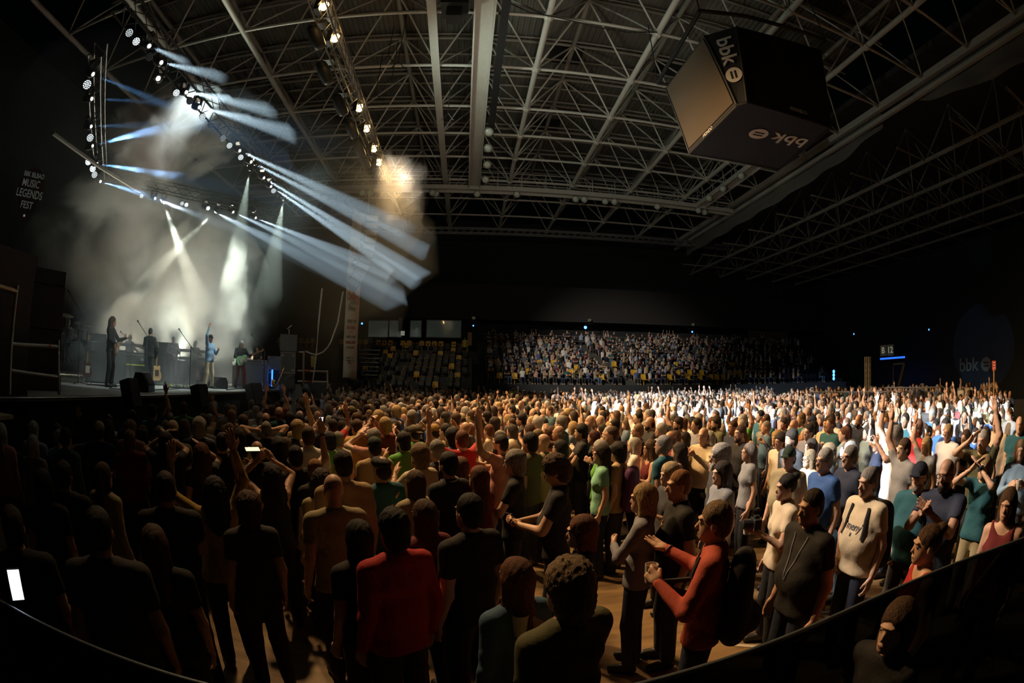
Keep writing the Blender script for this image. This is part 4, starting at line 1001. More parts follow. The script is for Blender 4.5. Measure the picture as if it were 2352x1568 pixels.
m_alu = mat('flight case edge', (.6, .63, .6), .3, .7)
def flight(p, w, d, h, rz, label, col=(.10, .115, .11), group=None, bars=True):
    t = tag(empty('flight_case', p, rz=rz), label, 'case', group)
    MB().box((0, 0, h / 2), (w, d, h)).build('body', mat('case laminate', col, .5), t)
    e = MB()
    for x in (-1, 1):
        for y in (-1, 1): e.box((x * w / 2, y * d / 2, h / 2), (.035, .035, h))
        for z in (0, h): e.box((x * w / 2, 0, z), (.035, d, .035))
    for y in (-1, 1):
        for z in (0, h): e.box((0, y * d / 2, z), (w, .035, .035))
    e.build('edging', m_alu, t)
    for x in (-1, 1):
        MB().box((x * w * .36, -d / 2 - .012, h * .85), (.09, .02, .09)).build('latch', m_alu, t); MB().box((x * w * .36, -d / 2 - .012, h * .15), (.09, .02, .09)).build('latch', m_alu, t)
    return t
CAMDIR = lambda p: math.atan2(p[1], p[0]) - math.pi / 2     # turn a front (-Y) towards the lens
def put(x, y, r):
    """place on the stage floor along this sight line at range r"""
    p = at_r(x, y, r); return (p[0], p[1], SZ)
def face(p): return math.atan2(p[1], p[0]) - math.pi / 2
p = put(661, 840, 19.2); rz = face(p)
flight((p[0], p[1], SZ + .62), .56, .5, .78, rz, 'black flight case with bright metal edging standing on end, middle of the stack'); 
def cabinet(p, w, d, h, rz, label, name='speaker_cabinet', col=None, cat='speaker', group=None):
    t = tag(empty(name, p, rz=rz), label, cat, group); MB().box((0, 0, h / 2), (w, d, h)).build('cabinet', col or M_DARK, t, bevel=.01)
    MB().box((0, -d / 2 - .008, h / 2), (w * .92, .015, h * .92)).build('grille', mat('amp grille cloth', (.10, .12, .12), .8, bump=.3, bscale=150), t); return t
cabinet(p, .62, .55, .6, rz, 'dark speaker cabinet under the flight case, bottom of the stack')
cabinet((p[0], p[1], SZ + 1.42), .7, .55, .66, rz, 'dark speaker cabinet on top of the stack at the right end of the stage')
p2 = (p[0], p[1], SZ + 2.08); t = tag(empty('small_stand', p2), 'small clamp stand on top of the speaker stack', 'stand'); MB().tube([(0, 0, 0), (0, 0, .22)], .015).tube([(-.08, 0, .22), (.1, 0, .36)], .02).build('pole', M_METAL, t)
p = put(575, 850, 20.5); rz = face(p)
flight(p, 1.5, .7, .95, rz, 'wide pale flight case with metal bars behind the guitarist in red trousers', (.25, .28, .28))
flight((p[0], p[1], SZ + .97), 1.35, .6, .1, rz, 'flat keyboard case lying on the wide flight case', (.3, .33, .3))
p = put(632, 835, 20.5); flight((p[0], p[1], SZ + .75), .6, .5, .5, face(p), 'small rack case with lit front panel right of the guitarist', (.2, .23, .23)); flight(p, .6, .55, .74, face(p), 'dark rack case under the small rack case', (.04, .05, .055))
p = put(625, 870, 19.); t = tag(empty('blue_tube_light', p), 'upright glowing blue tube beside the saxophone', 'light'); MB().tube([(0, 0, .1), (0, 0, .72)], .035).build('tube', glow('blue tube', (.02, .15, 1.), 4), t); MB().box((0, 0, .05), (.2, .2, .1)).build('base', M_DARK, t)
# saxophone on a stand
p = put(640, 868, 18.6); t = tag(empty('saxophone', (p[0], p[1], SZ), rz=face(p)), 'brass saxophone leaning on a stand at the right end of the stage', 'saxophone')
m_br = mat('lacquered brass', (.75, .5, .2), .25, .9)
MB().tube([(.2, 0, .8), (.15, 0, .66), (0, 0, .26), (-.06, 0, .16)], .028, 8, r2=.045).tube([(-.06, 0, .16), (-.15, 0, .1), (-.2, 0, .16), (-.19, 0, .36)], .045, 8, r2=.09).build('body', m_br, t, smooth=True)
MB().tube([(.2, 0, .8), (.14, 0, .86), (.08, 0, .84)], .014, 6).build('neck_pipe', m_br, t); MB().tube([(-.1, .1, 0), (0, 0, .2), (.14, .12, 0)], .012, 5).tube([(0, 0, .2), (0, -.2, 0)], .012, 5).build('stand', M_METAL, t)
# amplifiers behind the curly haired guitarist and centre
p = put(222, 850, 16.3); rz = face(p); cabinet(p, .8, .45, 1.15, rz, 'tall grey guitar cabinet left behind the curly haired guitarist'); cabinet((p[0], p[1], SZ + 1.17), .62, .35, .3, rz, 'small amplifier head standing on the left guitar cabinet', 'amplifier', cat='amplifier')
p = put(270, 850, 16.8); cabinet(p, .62, .45, 1.05, face(p), 'tall grey guitar cabinet right behind the curly haired guitarist')
p = put(305, 845, 17.5); t = flight(p, .95, .7, .95, face(p), 'green grey flight case with two yellow lines, left of the dark suited man', (.07, .085, .07))
for z in (.12, .62): MB().box((0, -.37, z), (.95, .02, .035)).build('line', mat('yellow tape', (.75, .8, .12), .5), t)
p = put(378, 848, 20.3); cabinet(p, 1.1, .5, 1.55, face(p), 'double grey guitar cabinet behind the grey suited man'); 
p = put(405, 856, 21.2); cabinet(p, .8, .5, .9, face(p), 'lower grey cabinet behind the grey suited man on the right')
p = put(465, 860, 21.); t = tag(empty('drum_riser', (-12.4, 7.9, SZ), rz=.3), 'low dark riser under the drum kit at the left of the stage', 'platform'); MB().box((0, 0, .28), (2.6, 2.6, .56)).build('deck', M_BLACK, t)
rod('edge', (-1.3, -1.3, .57), (1.3, -1.3, .57), .02, M_METAL, t, 5)
# drum kit (right half in view beside the side-fill)
def drums():
    q = at_r(157, 850, 15.2); base = (q[0], q[1], SZ + .56); t = tag(empty('drum_kit', base, rz=face(q)), 'drum kit with cymbals on its riser at the left end of the stage', 'drum kit')
    m_sh = mat('drum shell', (.05, .06, .06), .25); m_hd = mat('drum head', (.05, .06, .05), .4); m_cy = mat('cymbal bronze', (.35, .3, .2), .3, .8)
    R = Matrix.Rotation(math.pi / 2, 3, 'X')
    b = MB().lathe([(.28, -.2), (.29, .2)], (.25, 0, .32), n=20, rot=R).build('bass_drum', m_sh, t); MB().lathe([(.27, 0), (.05, .01)], (.25, -.21, .32), n=20, rot=R).build('drum_head', m_hd, b)
    for x, y, z, r in ((.0, 0, .78, .15), (.42, 0, .8, .16), (-.35, .1, .62, .18), (.72, .15, .5, .2)):
        d = MB().lathe([(r, -.13), (r, .12)], (x, y, z), n=16).build('drum', m_sh, t); MB().lathe([(r + .01, .12), (r + .012, .14), (r - .01, .13)], (x, y, z), n=16).build('rim', M_METAL, d)
    for x, y, z, r, a in ((-.15, 0, 1.28, .24, .3), (.3, .1, 1.12, .2, -.15), (.62, .1, 1.05, .22, .1), (-.5, .1, 1.05, .2, .1)):
        MB().lathe([(.02, .03), (r * .3, .02), (r, 0), (r * .98, -.008)], (x, y, z), n=18, rot=Euler((a, a * .4, 0)).to_matrix()).build('cymbal', m_cy, t)
        MB().tube([(x, y, z), (x, y + .05, 0)], .012, 5).build('cymbal_stand', M_METAL, t)
    return q
QD = drums()
def mic_stand(px, py, r, hgt, boom, label, lean=0.):
    p = put(px, py, r); t = tag(empty('microphone_stand', p, rz=face(p)), label, 'microphone stand', None)
    MB().tube([(0, 0, .02), (0, 0, hgt)], .014, 6).build('pole', M_DARK, t)
    for a in (0, 2.1, 4.2): rod('leg', (0, 0, .06), (math.cos(a) * .3, math.sin(a) * .3, .01), .012, M_DARK, t, 5)
    e = Vector((boom[0], 0, hgt + boom[1])); s = Vector((-boom[0] * .35, 0, hgt - boom[1] * .35)); MB().tube([s, e], .011, 6).build('boom', M_DARK, t)
    d = (e - Vector((0, 0, hgt))).normalized(); MB().tube([e, e + d * .12], .016, 6).lathe([(.02, -.03), (.032, 0), (.02, .03)], e + d * .14, n=8).build('microphone', M_DARK, t)
    return t
mic_stand(436, 868, 15.6, 1.28, (-.34, .38), 'black microphone stand with boom to the left of the singer')
mic_stand(335, 862, 15.8, 1.5, (-.28, .32), 'microphone stand reaching left in front of the dark suited man')
mic_stand(606, 868, 17.6, 1.35, (-.42, .45), 'microphone stand reaching towards the blond guitarist')
mic_stand(300, 858, 16., 1.3, (-.3, .2), 'thin microphone stand between the two left guitarists')
mic_stand(180, 850, 14.6, 1.9, (-.42, .45), 'tall boom stand over the drum kit')
mic_stand(412, 858, 19., 1.3, (-.2, .1), 'small microphone stand in front of the grey suited man')
# guitars on stands
def guitar_mesh(t, col, L=1., acoustic=False, name='body'):
    m = mat('guitar body', col, .3); mn = mat('guitar neck', (.35, .2, .08), .4)
    pts = [(.0, -.24), (.13, -.22), (.17, -.12), (.15, -.02), (.11, .05), (.13, .13), (.10, .2), (.03, .17), (-.03, .17), (-.10, .2), (-.13, .13), (-.11, .05), (-.15, -.02), (-.17, -.12), (-.13, -.22)]
    k = 1.15 if acoustic else 1.; R = Matrix(((1, 0, 0), (0, 0, -1), (0, 1, 0)))
    o = MB().prism([(x * k, z * k) for x, z in pts], -.045 if acoustic else -.022, .045 if acoustic else .022, R).build(name, m, t, bevel=.008)
    MB().box((0, -.03, .5), (.05, .02, .68)).build('neck', mn, t); MB().box((.01, -.02, .89), (.08, .02, .16)).build('headstock', mn, t)
    MB().box((.02, -.03 if not acoustic else -.05, -.02), (.14, .012, .2)).build('pickguard', mat('pickguard', (.5, .48, .4) if not acoustic else (.05, .03, .02), .4), t); return o
def guitar_stand(px, py, r, col, label, acoustic=False, tilt=.1):
    p = put(px, py, r); t = tag(empty('guitar', (p[0], p[1], SZ + .42), rz=face(p)), label, 'guitar'); t.rotation_euler.x = -tilt
    guitar_mesh(t, col, acoustic=acoustic); MB().tube([(-.15, -.1, -.42), (0, .06, -.1), (.15, -.1, -.42)], .012, 5).tube([(0, .06, -.1), (0, .25, -.42)], .012, 5).build('stand', M_DARK, t); return t
guitar_stand(200, 858, 15.2, (.09, .03, .02), 'dark reddish guitar on a stand left of the curly haired guitarist')
guitar_stand(359, 862, 17., (.62, .40, .17), 'pale wooden acoustic guitar on a stand behind the dark suited man', True)
guitar_stand(452, 868, 20., (.32, .06, .03), 'red brown guitar on a stand behind the singer')
# keyboards on X stands
def keyboard(px, py, r, w, label, hz=1.):
    p = put(px, py, r); t = tag(empty('keyboard', p, rz=face(p)), label, 'keyboard')
    for lv, z in enumerate((hz, hz + .3)): MB().box((0, 0, z), (w * (1 - .15 * lv), .35, .1)).build('keyboard_body', mat('keyboard shell', (.15, .17, .17), .4), t); MB().box((0, -.12, z + .055), (w * .8, .12, .012)).build('keys', mat('ivory keys', (.7, .72, .68), .4), t)
    for x in (-.28, .28):
        for s in (-1, 1): rod('leg', (x - s * .24, 0, 0), (x + s * .24, 0, hz), .018, M_DARK, t, 5)
    return t
keyboard(293, 850, 19., 1.5, 'keyboard rig on crossed legs between the two left musicians')
keyboard(450, 850, 20.6, 1.7, 'white fronted keyboard rig on crossed legs left of the singer')
# cables and pedals
m_ped = mat('pedal', (.3, .33, .3), .4, .3)
for q, lb in (((415, 891), 'pedal board on the stage floor left of the singer'), ((603, 886), 'cluttered pedal board on the stage floor near the guitarist in red trousers'), ((365, 884), 'small effect boxes on the floor behind the square monitor')):
    p = at_s(*q); t = tag(empty('pedal_board', p, rz=-.5), lb, 'pedal board'); MB().box((0, 0, .02), (.32, .75, .04)).build('board', M_DARK, t)
    for i in range(7): MB().box((RNG.uniform(-.1, .1), -.33 + .11 * i, .06), (.11, .07, .05), RNG.uniform(-.4, .4)).build('pedal', mat('pedal %d' % (i % 3), ((.5, .5, .1), (.35, .4, .4), (.1, .2, .3))[i % 3], .4), t)
for k, pts in enumerate((((250, 893), (330, 897), (420, 893), (470, 895)), ((520, 896), (560, 893), (610, 890), (650, 886)), ((200, 884), (260, 886), (330, 889)))):
    P = [at_s(*q) + (0, 0, .015) for q in pts]; P = [P[0]] + [p + (RNG.uniform(-.15, .15), RNG.uniform(-.2, .2), 0) for p in P[1:]]
    o = MB().tube(P, .014, 5).build('stage_cable', M_CABLE); tag(o, ('black cable lying across the stage front near the curly haired guitarist', 'black cable lying along the stage lip at the right end', 'black cable behind the curly haired guitarist')[k], 'cable')
# scaffold guard at the right end, rope and hanging cable
def pipe(t, name, a, b, r=.03, m=None): return rod(name, Vector(a) - t.location, Vector(b) - t.location, r, m or M_METAL, t, 8)
def A(x, y, r): return Vector(at_r(x, y, r))
t = tag(empty('scaffold_guard', A(690, 885, 20.)), 'white and red scaffold guard frame at the right end of the stage', 'guard rail')
m_wh = mat('galvanised pipe', (.62, .64, .62), .4, .3); m_rd = mat('red band', (.6, .06, .04), .5)
pipe(t, 'rail', A(684, 851, 20), A(753, 853, 20.6), .035, m_wh); pipe(t, 'rail', A(684, 875, 20), A(753, 877, 20.6), .035, m_wh); pipe(t, 'post', A(752, 850, 20.6), A(752, 893, 20.6), .035, m_wh); pipe(t, 'post', A(698, 806, 20), A(697, 891, 20), .04, mat('brown post', (.3, .24, .14), .6))
pipe(t, 'rail', A(686, 808, 20), A(700, 809, 20), .03, m_wh); pipe(t, 'red_band', A(700, 850.6, 20.), A(712, 851, 20.1), .037, m_rd); pipe(t, 'red_band', A(706, 875.6, 20.1), A(716, 876, 20.2), .037, m_rd)
o = MB().tube([A(740, 662, 20), A(732, 740, 20), A(727, 810, 20), (A(722, 850, 20)), A(718, 880, 20)], .035, 6).build('hanging_rope', mat('pale rope', (.5, .55, .52), .6)); tag(o, 'pale rope hanging straight down to the scaffold guard', 'rope')
o = MB().tube([A(702, 806, 20), A(712, 811, 20), A(726, 815, 20), A(742, 808, 20), A(752, 798, 20), A(760, 785, 20), A(776, 740, 20.6), A(788, 670, 21)], .035, 6).build('slack_cable', mat('pale cable', (.55, .58, .54), .6)); tag(o, 'pale slack cable curving up to the banner from the scaffold post', 'cable')
t = tag(empty('yellow_hoist_bag', A(719, 830, 20.5)), 'small yellow bag hanging beside the pale rope', 'bag'); MB().box((0, 0, 0), (.14, .1, .45), taper=1.2).build('bag', mat('yellow cloth', (.35, .32, .05), .7), t)
# left scaffold bay with side-fill stack
t = tag(empty('scaffold_tower', (-7.1, 5.6, 0)), 'scaffold tower with steel pipes and red bands at the left edge', 'scaffold')
m_t = mat('teal lit pipe', (.42, .5, .5), .35, .5)  # teal light tint put into the pipe colour
def A6(x, y, X=-6.9): return Vector(at_x(x, y, X))
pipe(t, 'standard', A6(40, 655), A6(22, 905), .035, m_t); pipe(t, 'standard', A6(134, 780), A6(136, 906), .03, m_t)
pipe(t, 'ledger', A6(28, 790), A6(133, 796), .03, m_t); pipe(t, 'ledger', A6(26, 851), A6(132, 866), .03, m_t); pipe(t, 'ledger', A6(-30, 648), A6(40, 670), .035, mat('amber lit pipe', (.6, .5, .3), .35, .5))  # amber light on the top ledger put into its colour
pipe(t, 'red_band', A6(35, 702), A6(34, 710), .038, m_rd); pipe(t, 'red_band', A6(111, 794.6), A6(115, 795), .033, m_rd)
a = A6(40, 668) - t.location; MB().box((-.35, -1.05, EYE + .3), (.5, 1.5, 2.6)).build('side_cloth', M_BLACK, t)
p = at_r(95, 760, 11.); t = tag(empty('side_fill_stack', (p[0], p[1], SZ), rz=face(p) + .25), 'tall black side fill speaker stack behind the scaffold pipes', 'speaker')
for k in range(2): MB().box((0, 0, .45 + k * .86 + .3), (.85, .7, .84)).build('cabinet', M_BLACK, t, bevel=.01)
MB().box((0, 0, 2.02 + .12), (.8, .7, .3), rx=-.15).build('top_cabinet', M_BLACK, t, bevel=.01); MB().box((0, 0, .15), (.9, .75, .3)).build('dolly', M_DARK, t)
p = at_r(134, 700, 12.); t = tag(empty('followspot', p), 'white tubular lamp poking out beside the side fill stack', 'stage lamp'); MB().tube([(0, 0, .15), (.18, 0, -.28)], .07, 8, r2=.04).build('barrel', mat('white barrel', (.6, .62, .6), .4), t)
o = MB().box(at_r(0, 955, 7.) + (-.1, 0, -.02), (.3, .5, .05), .2).build('barrier_top', mat('lit barrier top', (.45, .43, .3), .5)); tag(o, 'lit top of a crowd barrier at the very left edge', 'barrier')  # pale colour stands in for light falling on the barrier
for k in range(7):   # crowd barrier in front of the stage
    t = tag(empty('crowd_barrier', (-6.15, 4.4 + 1.25 * k, 0)), 'black crowd barrier panel before the stage, %s from the left' % ORD[k], 'barrier', 'crowd barrier panels'); t.rotation_euler.z = math.pi / 2
    MB().box((0, 0, .58), (1.22, .04, 1.1)).build('panel', M_DARK, t); MB().tube([(-.6, 0, 1.14), (.6, 0, 1.14)], .025, 6).build('top_rail', M_DARK, t); rod('brace', (0, 0, 1.), (0, .7, .05), .02, M_DARK, t, 5)

# ---------------------------------------------------------------- banner, line array, festival sign
p = at_r(803, 867, 24.); t = tag(empty('banner', (p[0], p[1], p[2])), 'tall narrow pale banner with emblem and lines of lettering at the end of the stage', 'banner')
m_ban = mat('pale mesh banner', (.50, .43, .33), .85, bump=.2, bscale=60); m_ink = mat('dark ink', (.10, .12, .11), .8); m_red = mat('faded red ink', (.26, .06, .06), .8)
wd, ht = .68, 8.2; dvec = Vector((.62, .16, 0)).normalized(); ang = math.atan2(dvec.y, dvec.x)
V = []; F = []; n = 24
for i in range(n + 1):
    for s in (-1, 1): V.append(tuple(dvec * s * wd / 2 * (1 + .05 * i / n) + Vector((0, .03 * math.sin(i * .9), ht * i / n))))
for i in range(n): F.append((2 * i, 2 * i + 1, 2 * i + 3, 2 * i + 2))
o = MB().add(V, F).build('cloth', m_ban, t, smooth=True); md = o.modifiers.new('t', 'SOLIDIFY'); md.thickness = .01
rod('bottom_bar', -dvec * wd / 2, dvec * wd / 2, .03, M_METAL, t, 6); rod('top_bar', -dvec * wd / 2 + Vector((0, 0, ht)), dvec * wd / 2 + Vector((0, 0, ht)), .03, M_METAL, t, 6)
FR = Matrix.Rotation(ang, 3, 'Z')
def ink(u, z, w, h, m, name='print_line'):
    b = MB(); k = max(3, int(w / .055)); x = -w / 2
    for i in range(k):
        cw = w / k * (.75 if (i * 7 + int(z * 13)) % 5 else .2); b.box((u + x + w / k * (i + .5), -.05, z), (cw, .01, h * (.82 + .18 * ((i * 3) % 2))))
    o = b.build(name, m, t); o.rotation_euler.z = ang; o['kind'] = 'stuff'; return o
for z, w, h, m in ((2.72, .48, .17, m_ink), (2.40, .40, .17, m_red), (2.2, .2, .06, m_red), (1.96, .50, .13, m_ink), (1.70, .48, .13, m_red), (1.45, .36, .11, m_ink), (.95, .40, .07, m_ink), (.82, .44, .07, m_ink), (.68, .2, .06, m_ink)): ink(-.01, z, w, h, m)
def emblem(z0, s=1.):
    b = MB()
    for sx, dz in ((-1, .1), (1, -.12)):
        ring = [(sx * .21 + math.cos(a) * .065, z0 + dz + math.sin(a) * .2) for a in np.arange(12) * math.pi / 6]
        for i in range(12): q, r = ring[i], ring[(i + 1) % 12]; b.tube([(q[0], -.05, q[1]), (r[0], -.05, r[1])], .02, 4)
    b.box((0, -.05, z0 + .05), (.3, .01, .26), ry=.35); o = b.build('emblem', m_red, t); o['kind'] = 'stuff'; o.rotation_euler.z = ang
    b = MB().box((.03, -.05, z0 + .3), (.1, .01, .26)).box((.02, -.05, z0 - .22), (.24, .01, .2), ry=.25).box((0, -.05, z0 - .52), (.36, .01, .16), ry=.3).box((-.15, -.05, z0 - .4), (.05, .01, .2)); o = b.build('emblem', m_ink, t); o['kind'] = 'stuff'; o['kind'] = 'stuff'; o.rotation_euler.z = ang
emblem(3.85); emblem(6.0)
# line array: twelve boxes in a J
arr = tag(empty('line_array', (0, 0, 0)), 'curved hanging line array of black speakers in front of the banner', 'speaker')
cur = [(853, 508), (853, 525), (851, 541), (848, 557), (845, 573), (841, 588), (836, 602), (830, 616), (823, 629), (814, 641), (804, 652)]
m_arr = mat('array cabinet', (.10, .12, .13), .5); m_ag = mat('array grille', (.17, .2, .22), .6, bump=.3, bscale=80)
az0 = math.atan2(ray(835, 600)[0], ray(835, 600)[1])
for i, q in enumerate(cur):
    z = at_r(840, q[1], 20.)[2]; th = max(0, (i - 2)) * .075; off = -sum(.30 * math.sin(max(0, (k - 2)) * .075) for k in range(i))
    c = at_r(846, 560, 20.); c = Vector((c[0] + off * .95, c[1] - off * .2, z))
    b = MB().box((0, 0, 0), (.55, .95, .27), ry=th).build('array_box', m_arr, arr, loc=c); b.rotation_euler.z = .35
    g = MB().box((-.285 * 1, 0, 0), (.02, .9, .24)).box((.0, -.48, 0), (.45, .02, .2)).build('grille', m_ag, b); g.rotation_euler.y = th
o = MB().tube([at_r(846, 505, 20.), at_r(848, 430, 20.)], .03, 5).build('hoist_chain', M_DARK, arr)
# festival sign: a pick shape with four words and a star
fs = tag(empty('festival_sign', at_r(70, 435, 13.5)), 'dim plectrum shaped festival sign with stacked words hanging far left', 'sign'); d = Vector(ray(70, 435)); fs.rotation_euler = d.to_track_quat('-Z', 'Y').to_euler()
fs.rotation_euler = (-d).to_track_quat('Z', 'Y').to_euler()
pick = [(math.cos(a) * .44 * (1 if math.sin(a) > 0 else 1 - .55 * -math.sin(a)), math.sin(a) * (.55 if math.sin(a) > 0 else .85)) for a in np.arange(28) * 2 * math.pi / 28]
MB().prism(pick, -.04, 0).build('board', mat('dark red board', (.045, .012, .010), .7), fs)
m_fw = mat('festival lettering', (.30, .34, .31), .7, emit=(.30, .36, .32), es=.10)
for w_, z, s, sq in (('BBK BILBAO', .36, .17, .74), ('MUSIC', .14, .26, .78), ('LEGENDS', -.12, .28, .74), ('FEST', -.40, .25, .8)):
    me = text_mesh(w_, s, .006, .004); me.materials.clear(); me.materials.append(m_fw); o = link('lettering', me, fs, (-.03 if w_ == 'MUSIC' else 0, z, .01)); o.scale = (sq, 1, 1)
star = [(math.cos(math.pi / 2 + i * math.pi / 5) * (.045 if i % 2 == 0 else .018), math.sin(math.pi / 2 + i * math.pi / 5) * (.045 if i % 2 == 0 else .018) - .66) for i in range(10)]
MB().prism(star, .0, .02).build('star', mat('star', (.6, .65, .65), .6, emit=(.5, .6, .62), es=.3), fs)

# ---------------------------------------------------------------- haze over the stage, lit by the lamps
def haze(name, c, d, dens, scale, thr, label, col=(.86, .95, 1.), soft=.25, lo=.06, edge=.22, step=.5):
    m = bpy.data.materials.new(name); m.use_nodes = True; nt = m.node_tree; nt.nodes.clear(); L = nt.links.new; N = nt.nodes.new
    out = N('ShaderNodeOutputMaterial'); v = N('ShaderNodeVolumeScatter'); v.inputs['Color'].default_value = (*col, 1); v.inputs['Anisotropy'].default_value = 0.
    tc = N('ShaderNodeTexCoord'); nz = N('ShaderNodeTexNoise'); nz.inputs['Scale'].default_value = scale; nz.inputs['Detail'].default_value = 3.; nz.inputs['Roughness'].default_value = .6; nz.inputs['Distortion'].default_value = .6
    mp = N('ShaderNodeMapping'); mp.inputs['Scale'].default_value = tuple(d); L(tc.outputs['Object'], mp.inputs[0]); L(mp.outputs[0], nz.inputs['Vector'])
    mr = N('ShaderNodeMapRange'); mr.inputs['From Min'].default_value = thr; mr.inputs['From Max'].default_value = thr + soft; mr.inputs['To Min'].default_value = lo; mr.inputs['To Max'].default_value = 1.; L(nz.outputs['Fac'], mr.inputs['Value'])
    # fades to nothing at the edge of the cloud
    ln = N('ShaderNodeVectorMath'); ln.operation = 'LENGTH'; L(tc.outputs['Object'], ln.inputs[0])
    fd = N('ShaderNodeMapRange'); fd.interpolation_type = 'SMOOTHSTEP'; fd.inputs['From Min'].default_value = .5; fd.inputs['From Max'].default_value = edge; wob = N('ShaderNodeTexNoise'); wob.inputs['Scale'].default_value = 3.2; wob.inputs['Detail'].default_value = 3.; L(tc.outputs['Object'], wob.inputs['Vector'])
    wm = N('ShaderNodeMath'); wm.operation = 'MULTIPLY_ADD'; wm.inputs[1].default_value = .55; wm.inputs[2].default_value = -.26; L(wob.outputs['Fac'], wm.inputs[0]); wa = N('ShaderNodeMath'); wa.operation = 'ADD'; L(ln.outputs['Value'], wa.inputs[0]); L(wm.outputs[0], wa.inputs[1])
    L(wa.outputs[0], fd.inputs['Value'])
    mu = N('ShaderNodeMath'); mu.operation = 'MULTIPLY'; L(mr.outputs[0], mu.inputs[0]); L(fd.outputs[0], mu.inputs[1]); m2 = N('ShaderNodeMath'); m2.operation = 'MULTIPLY'; m2.inputs[1].default_value = dens; L(mu.outputs[0], m2.inputs[0]); L(m2.outputs[0], v.inputs['Density']); L(v.outputs[0], out.inputs['Volume'])
    m.cycles.volume_sampling = 'MULTIPLE_IMPORTANCE'; m.cycles.volume_step_rate = step
    b = bmesh.new(); bmesh.ops.create_icosphere(b, subdivisions=3, radius=.5); me = bpy.data.meshes.new(name); b.to_mesh(me); b.free(); me.materials.append(m)
    o = link(name, me, None, c, scale=d); tag(o, label, 'smoke', None, 'stuff'); return o
m = bpy.data.materials.new('stage haze'); m.use_nodes = True; nt = m.node_tree; nt.nodes.clear(); _v = nt.nodes.new('ShaderNodeVolumeScatter'); _v.inputs['Color'].default_value = (.78, .93, 1., 1); _v.inputs['Density'].default_value = .011; _o = nt.nodes.new('ShaderNodeOutputMaterial'); nt.links.new(_v.outputs[0], _o.inputs['Volume']); m.cycles.homogeneous_volume = True; m.cycles.volume_sampling = 'EQUIANGULAR'
b = bmesh.new(); bmesh.ops.create_icosphere(b, subdivisions=4, radius=.5)
for v in b.verts:
    n_ = v.co.normalized(); v.co *= 1 + .10 * math.sin(n_.x * 7 + n_.z * 5) * math.sin(n_.y * 6 + 1) + .05 * math.sin(n_.z * 17 + n_.y * 11)
me = bpy.data.meshes.new('stage_haze'); b.to_mesh(me); b.free(); me.materials.append(m); o = link('stage_haze', me, None, (-11., 12.4, 5.5), scale=(18.6, 20.5, 10.4)); tag(o, 'thin stage haze catching the lamp beams', 'smoke', None, 'stuff')
cl = at_r(385, 312, 14.2); haze('smoke_cloud', cl, (5.4, 4., 3.2), 1.2, .75, .44, 'dense pale cloud of smoke high over the stage', soft=.10, lo=.01, edge=.36)
cl = at_r(400, 700, 19.); haze('smoke_bank', (cl[0] - 1., cl[1], SZ + 2.4), (9.5, 15., 11.), .42, .42, .45, 'bank of bright smoke rising behind the band', soft=.09, lo=.02, edge=.34)
cl = at_z(895, 440, EYE + 7.4); haze('smoke_wisp', (cl[0] + .2, cl[1], cl[2]), (3.0, 3.6, 4.6), .12, .7, .40, 'amber lit wisp of smoke below the last amber lamp')
# ---------------------------------------------------------------- people
SKIN = {'a': (.60, .38, .27), 'b': (.52, .31, .21), 'c': (.42, .24, .155), 'd': (.68, .45, .34), 'e': (.26, .14, .085)}
HAIRC = {'black': (.012, .010, .009), 'dark': (.03, .019, .012), 'brown': (.085, .045, .022), 'auburn': (.16, .055, .022), 'ginger': (.28, .12, .04), 'grey': (.27, .26, .24), 'silver': (.45, .45, .43), 'blond': (.42, .29, .13), 'sandy': (.24, .16, .085), 'white': (.62, .60, .55),
         'khaki': (.14, .12, .06), 'mustard': (.42, .26, .05), 'navy': (.012, .02, .045), 'green': (.012, .04, .022), 'beige': (.45, .36, .24)}
CLOTH = {'black': (.012, .012, .013), 'charcoal': (.035, .036, .04), 'navy': (.014, .022, .05), 'blue': (.03, .10, .32), 'denim': (.06, .13, .22), 'sky': (.25, .40, .58), 'teal': (.015, .10, .13), 'grey': (.22, .23, .24), 'white': (.74, .74, .72), 'cream': (.62, .52, .36), 'tan': (.42, .30, .15),
         'khaki': (.34, .29, .17), 'olive': (.10, .10, .045), 'green': (.10, .34, .05), 'mint': (.22, .52, .36), 'red': (.42, .02, .02), 'maroon': (.14, .012, .016), 'coral': (.48, .085, .05), 'pink': (.55, .26, .22), 'orange': (.50, .17, .03), 'mustard': (.40, .26, .03), 'purple': (.12, .03, .16), 'slate': (.22, .23, .28), 'yellow': (.65, .55, .08)}
def m_skin(k): return mat('skin ' + k, SKIN[k], .5, bump=.08, bscale=120, var=.06, vscale=14)
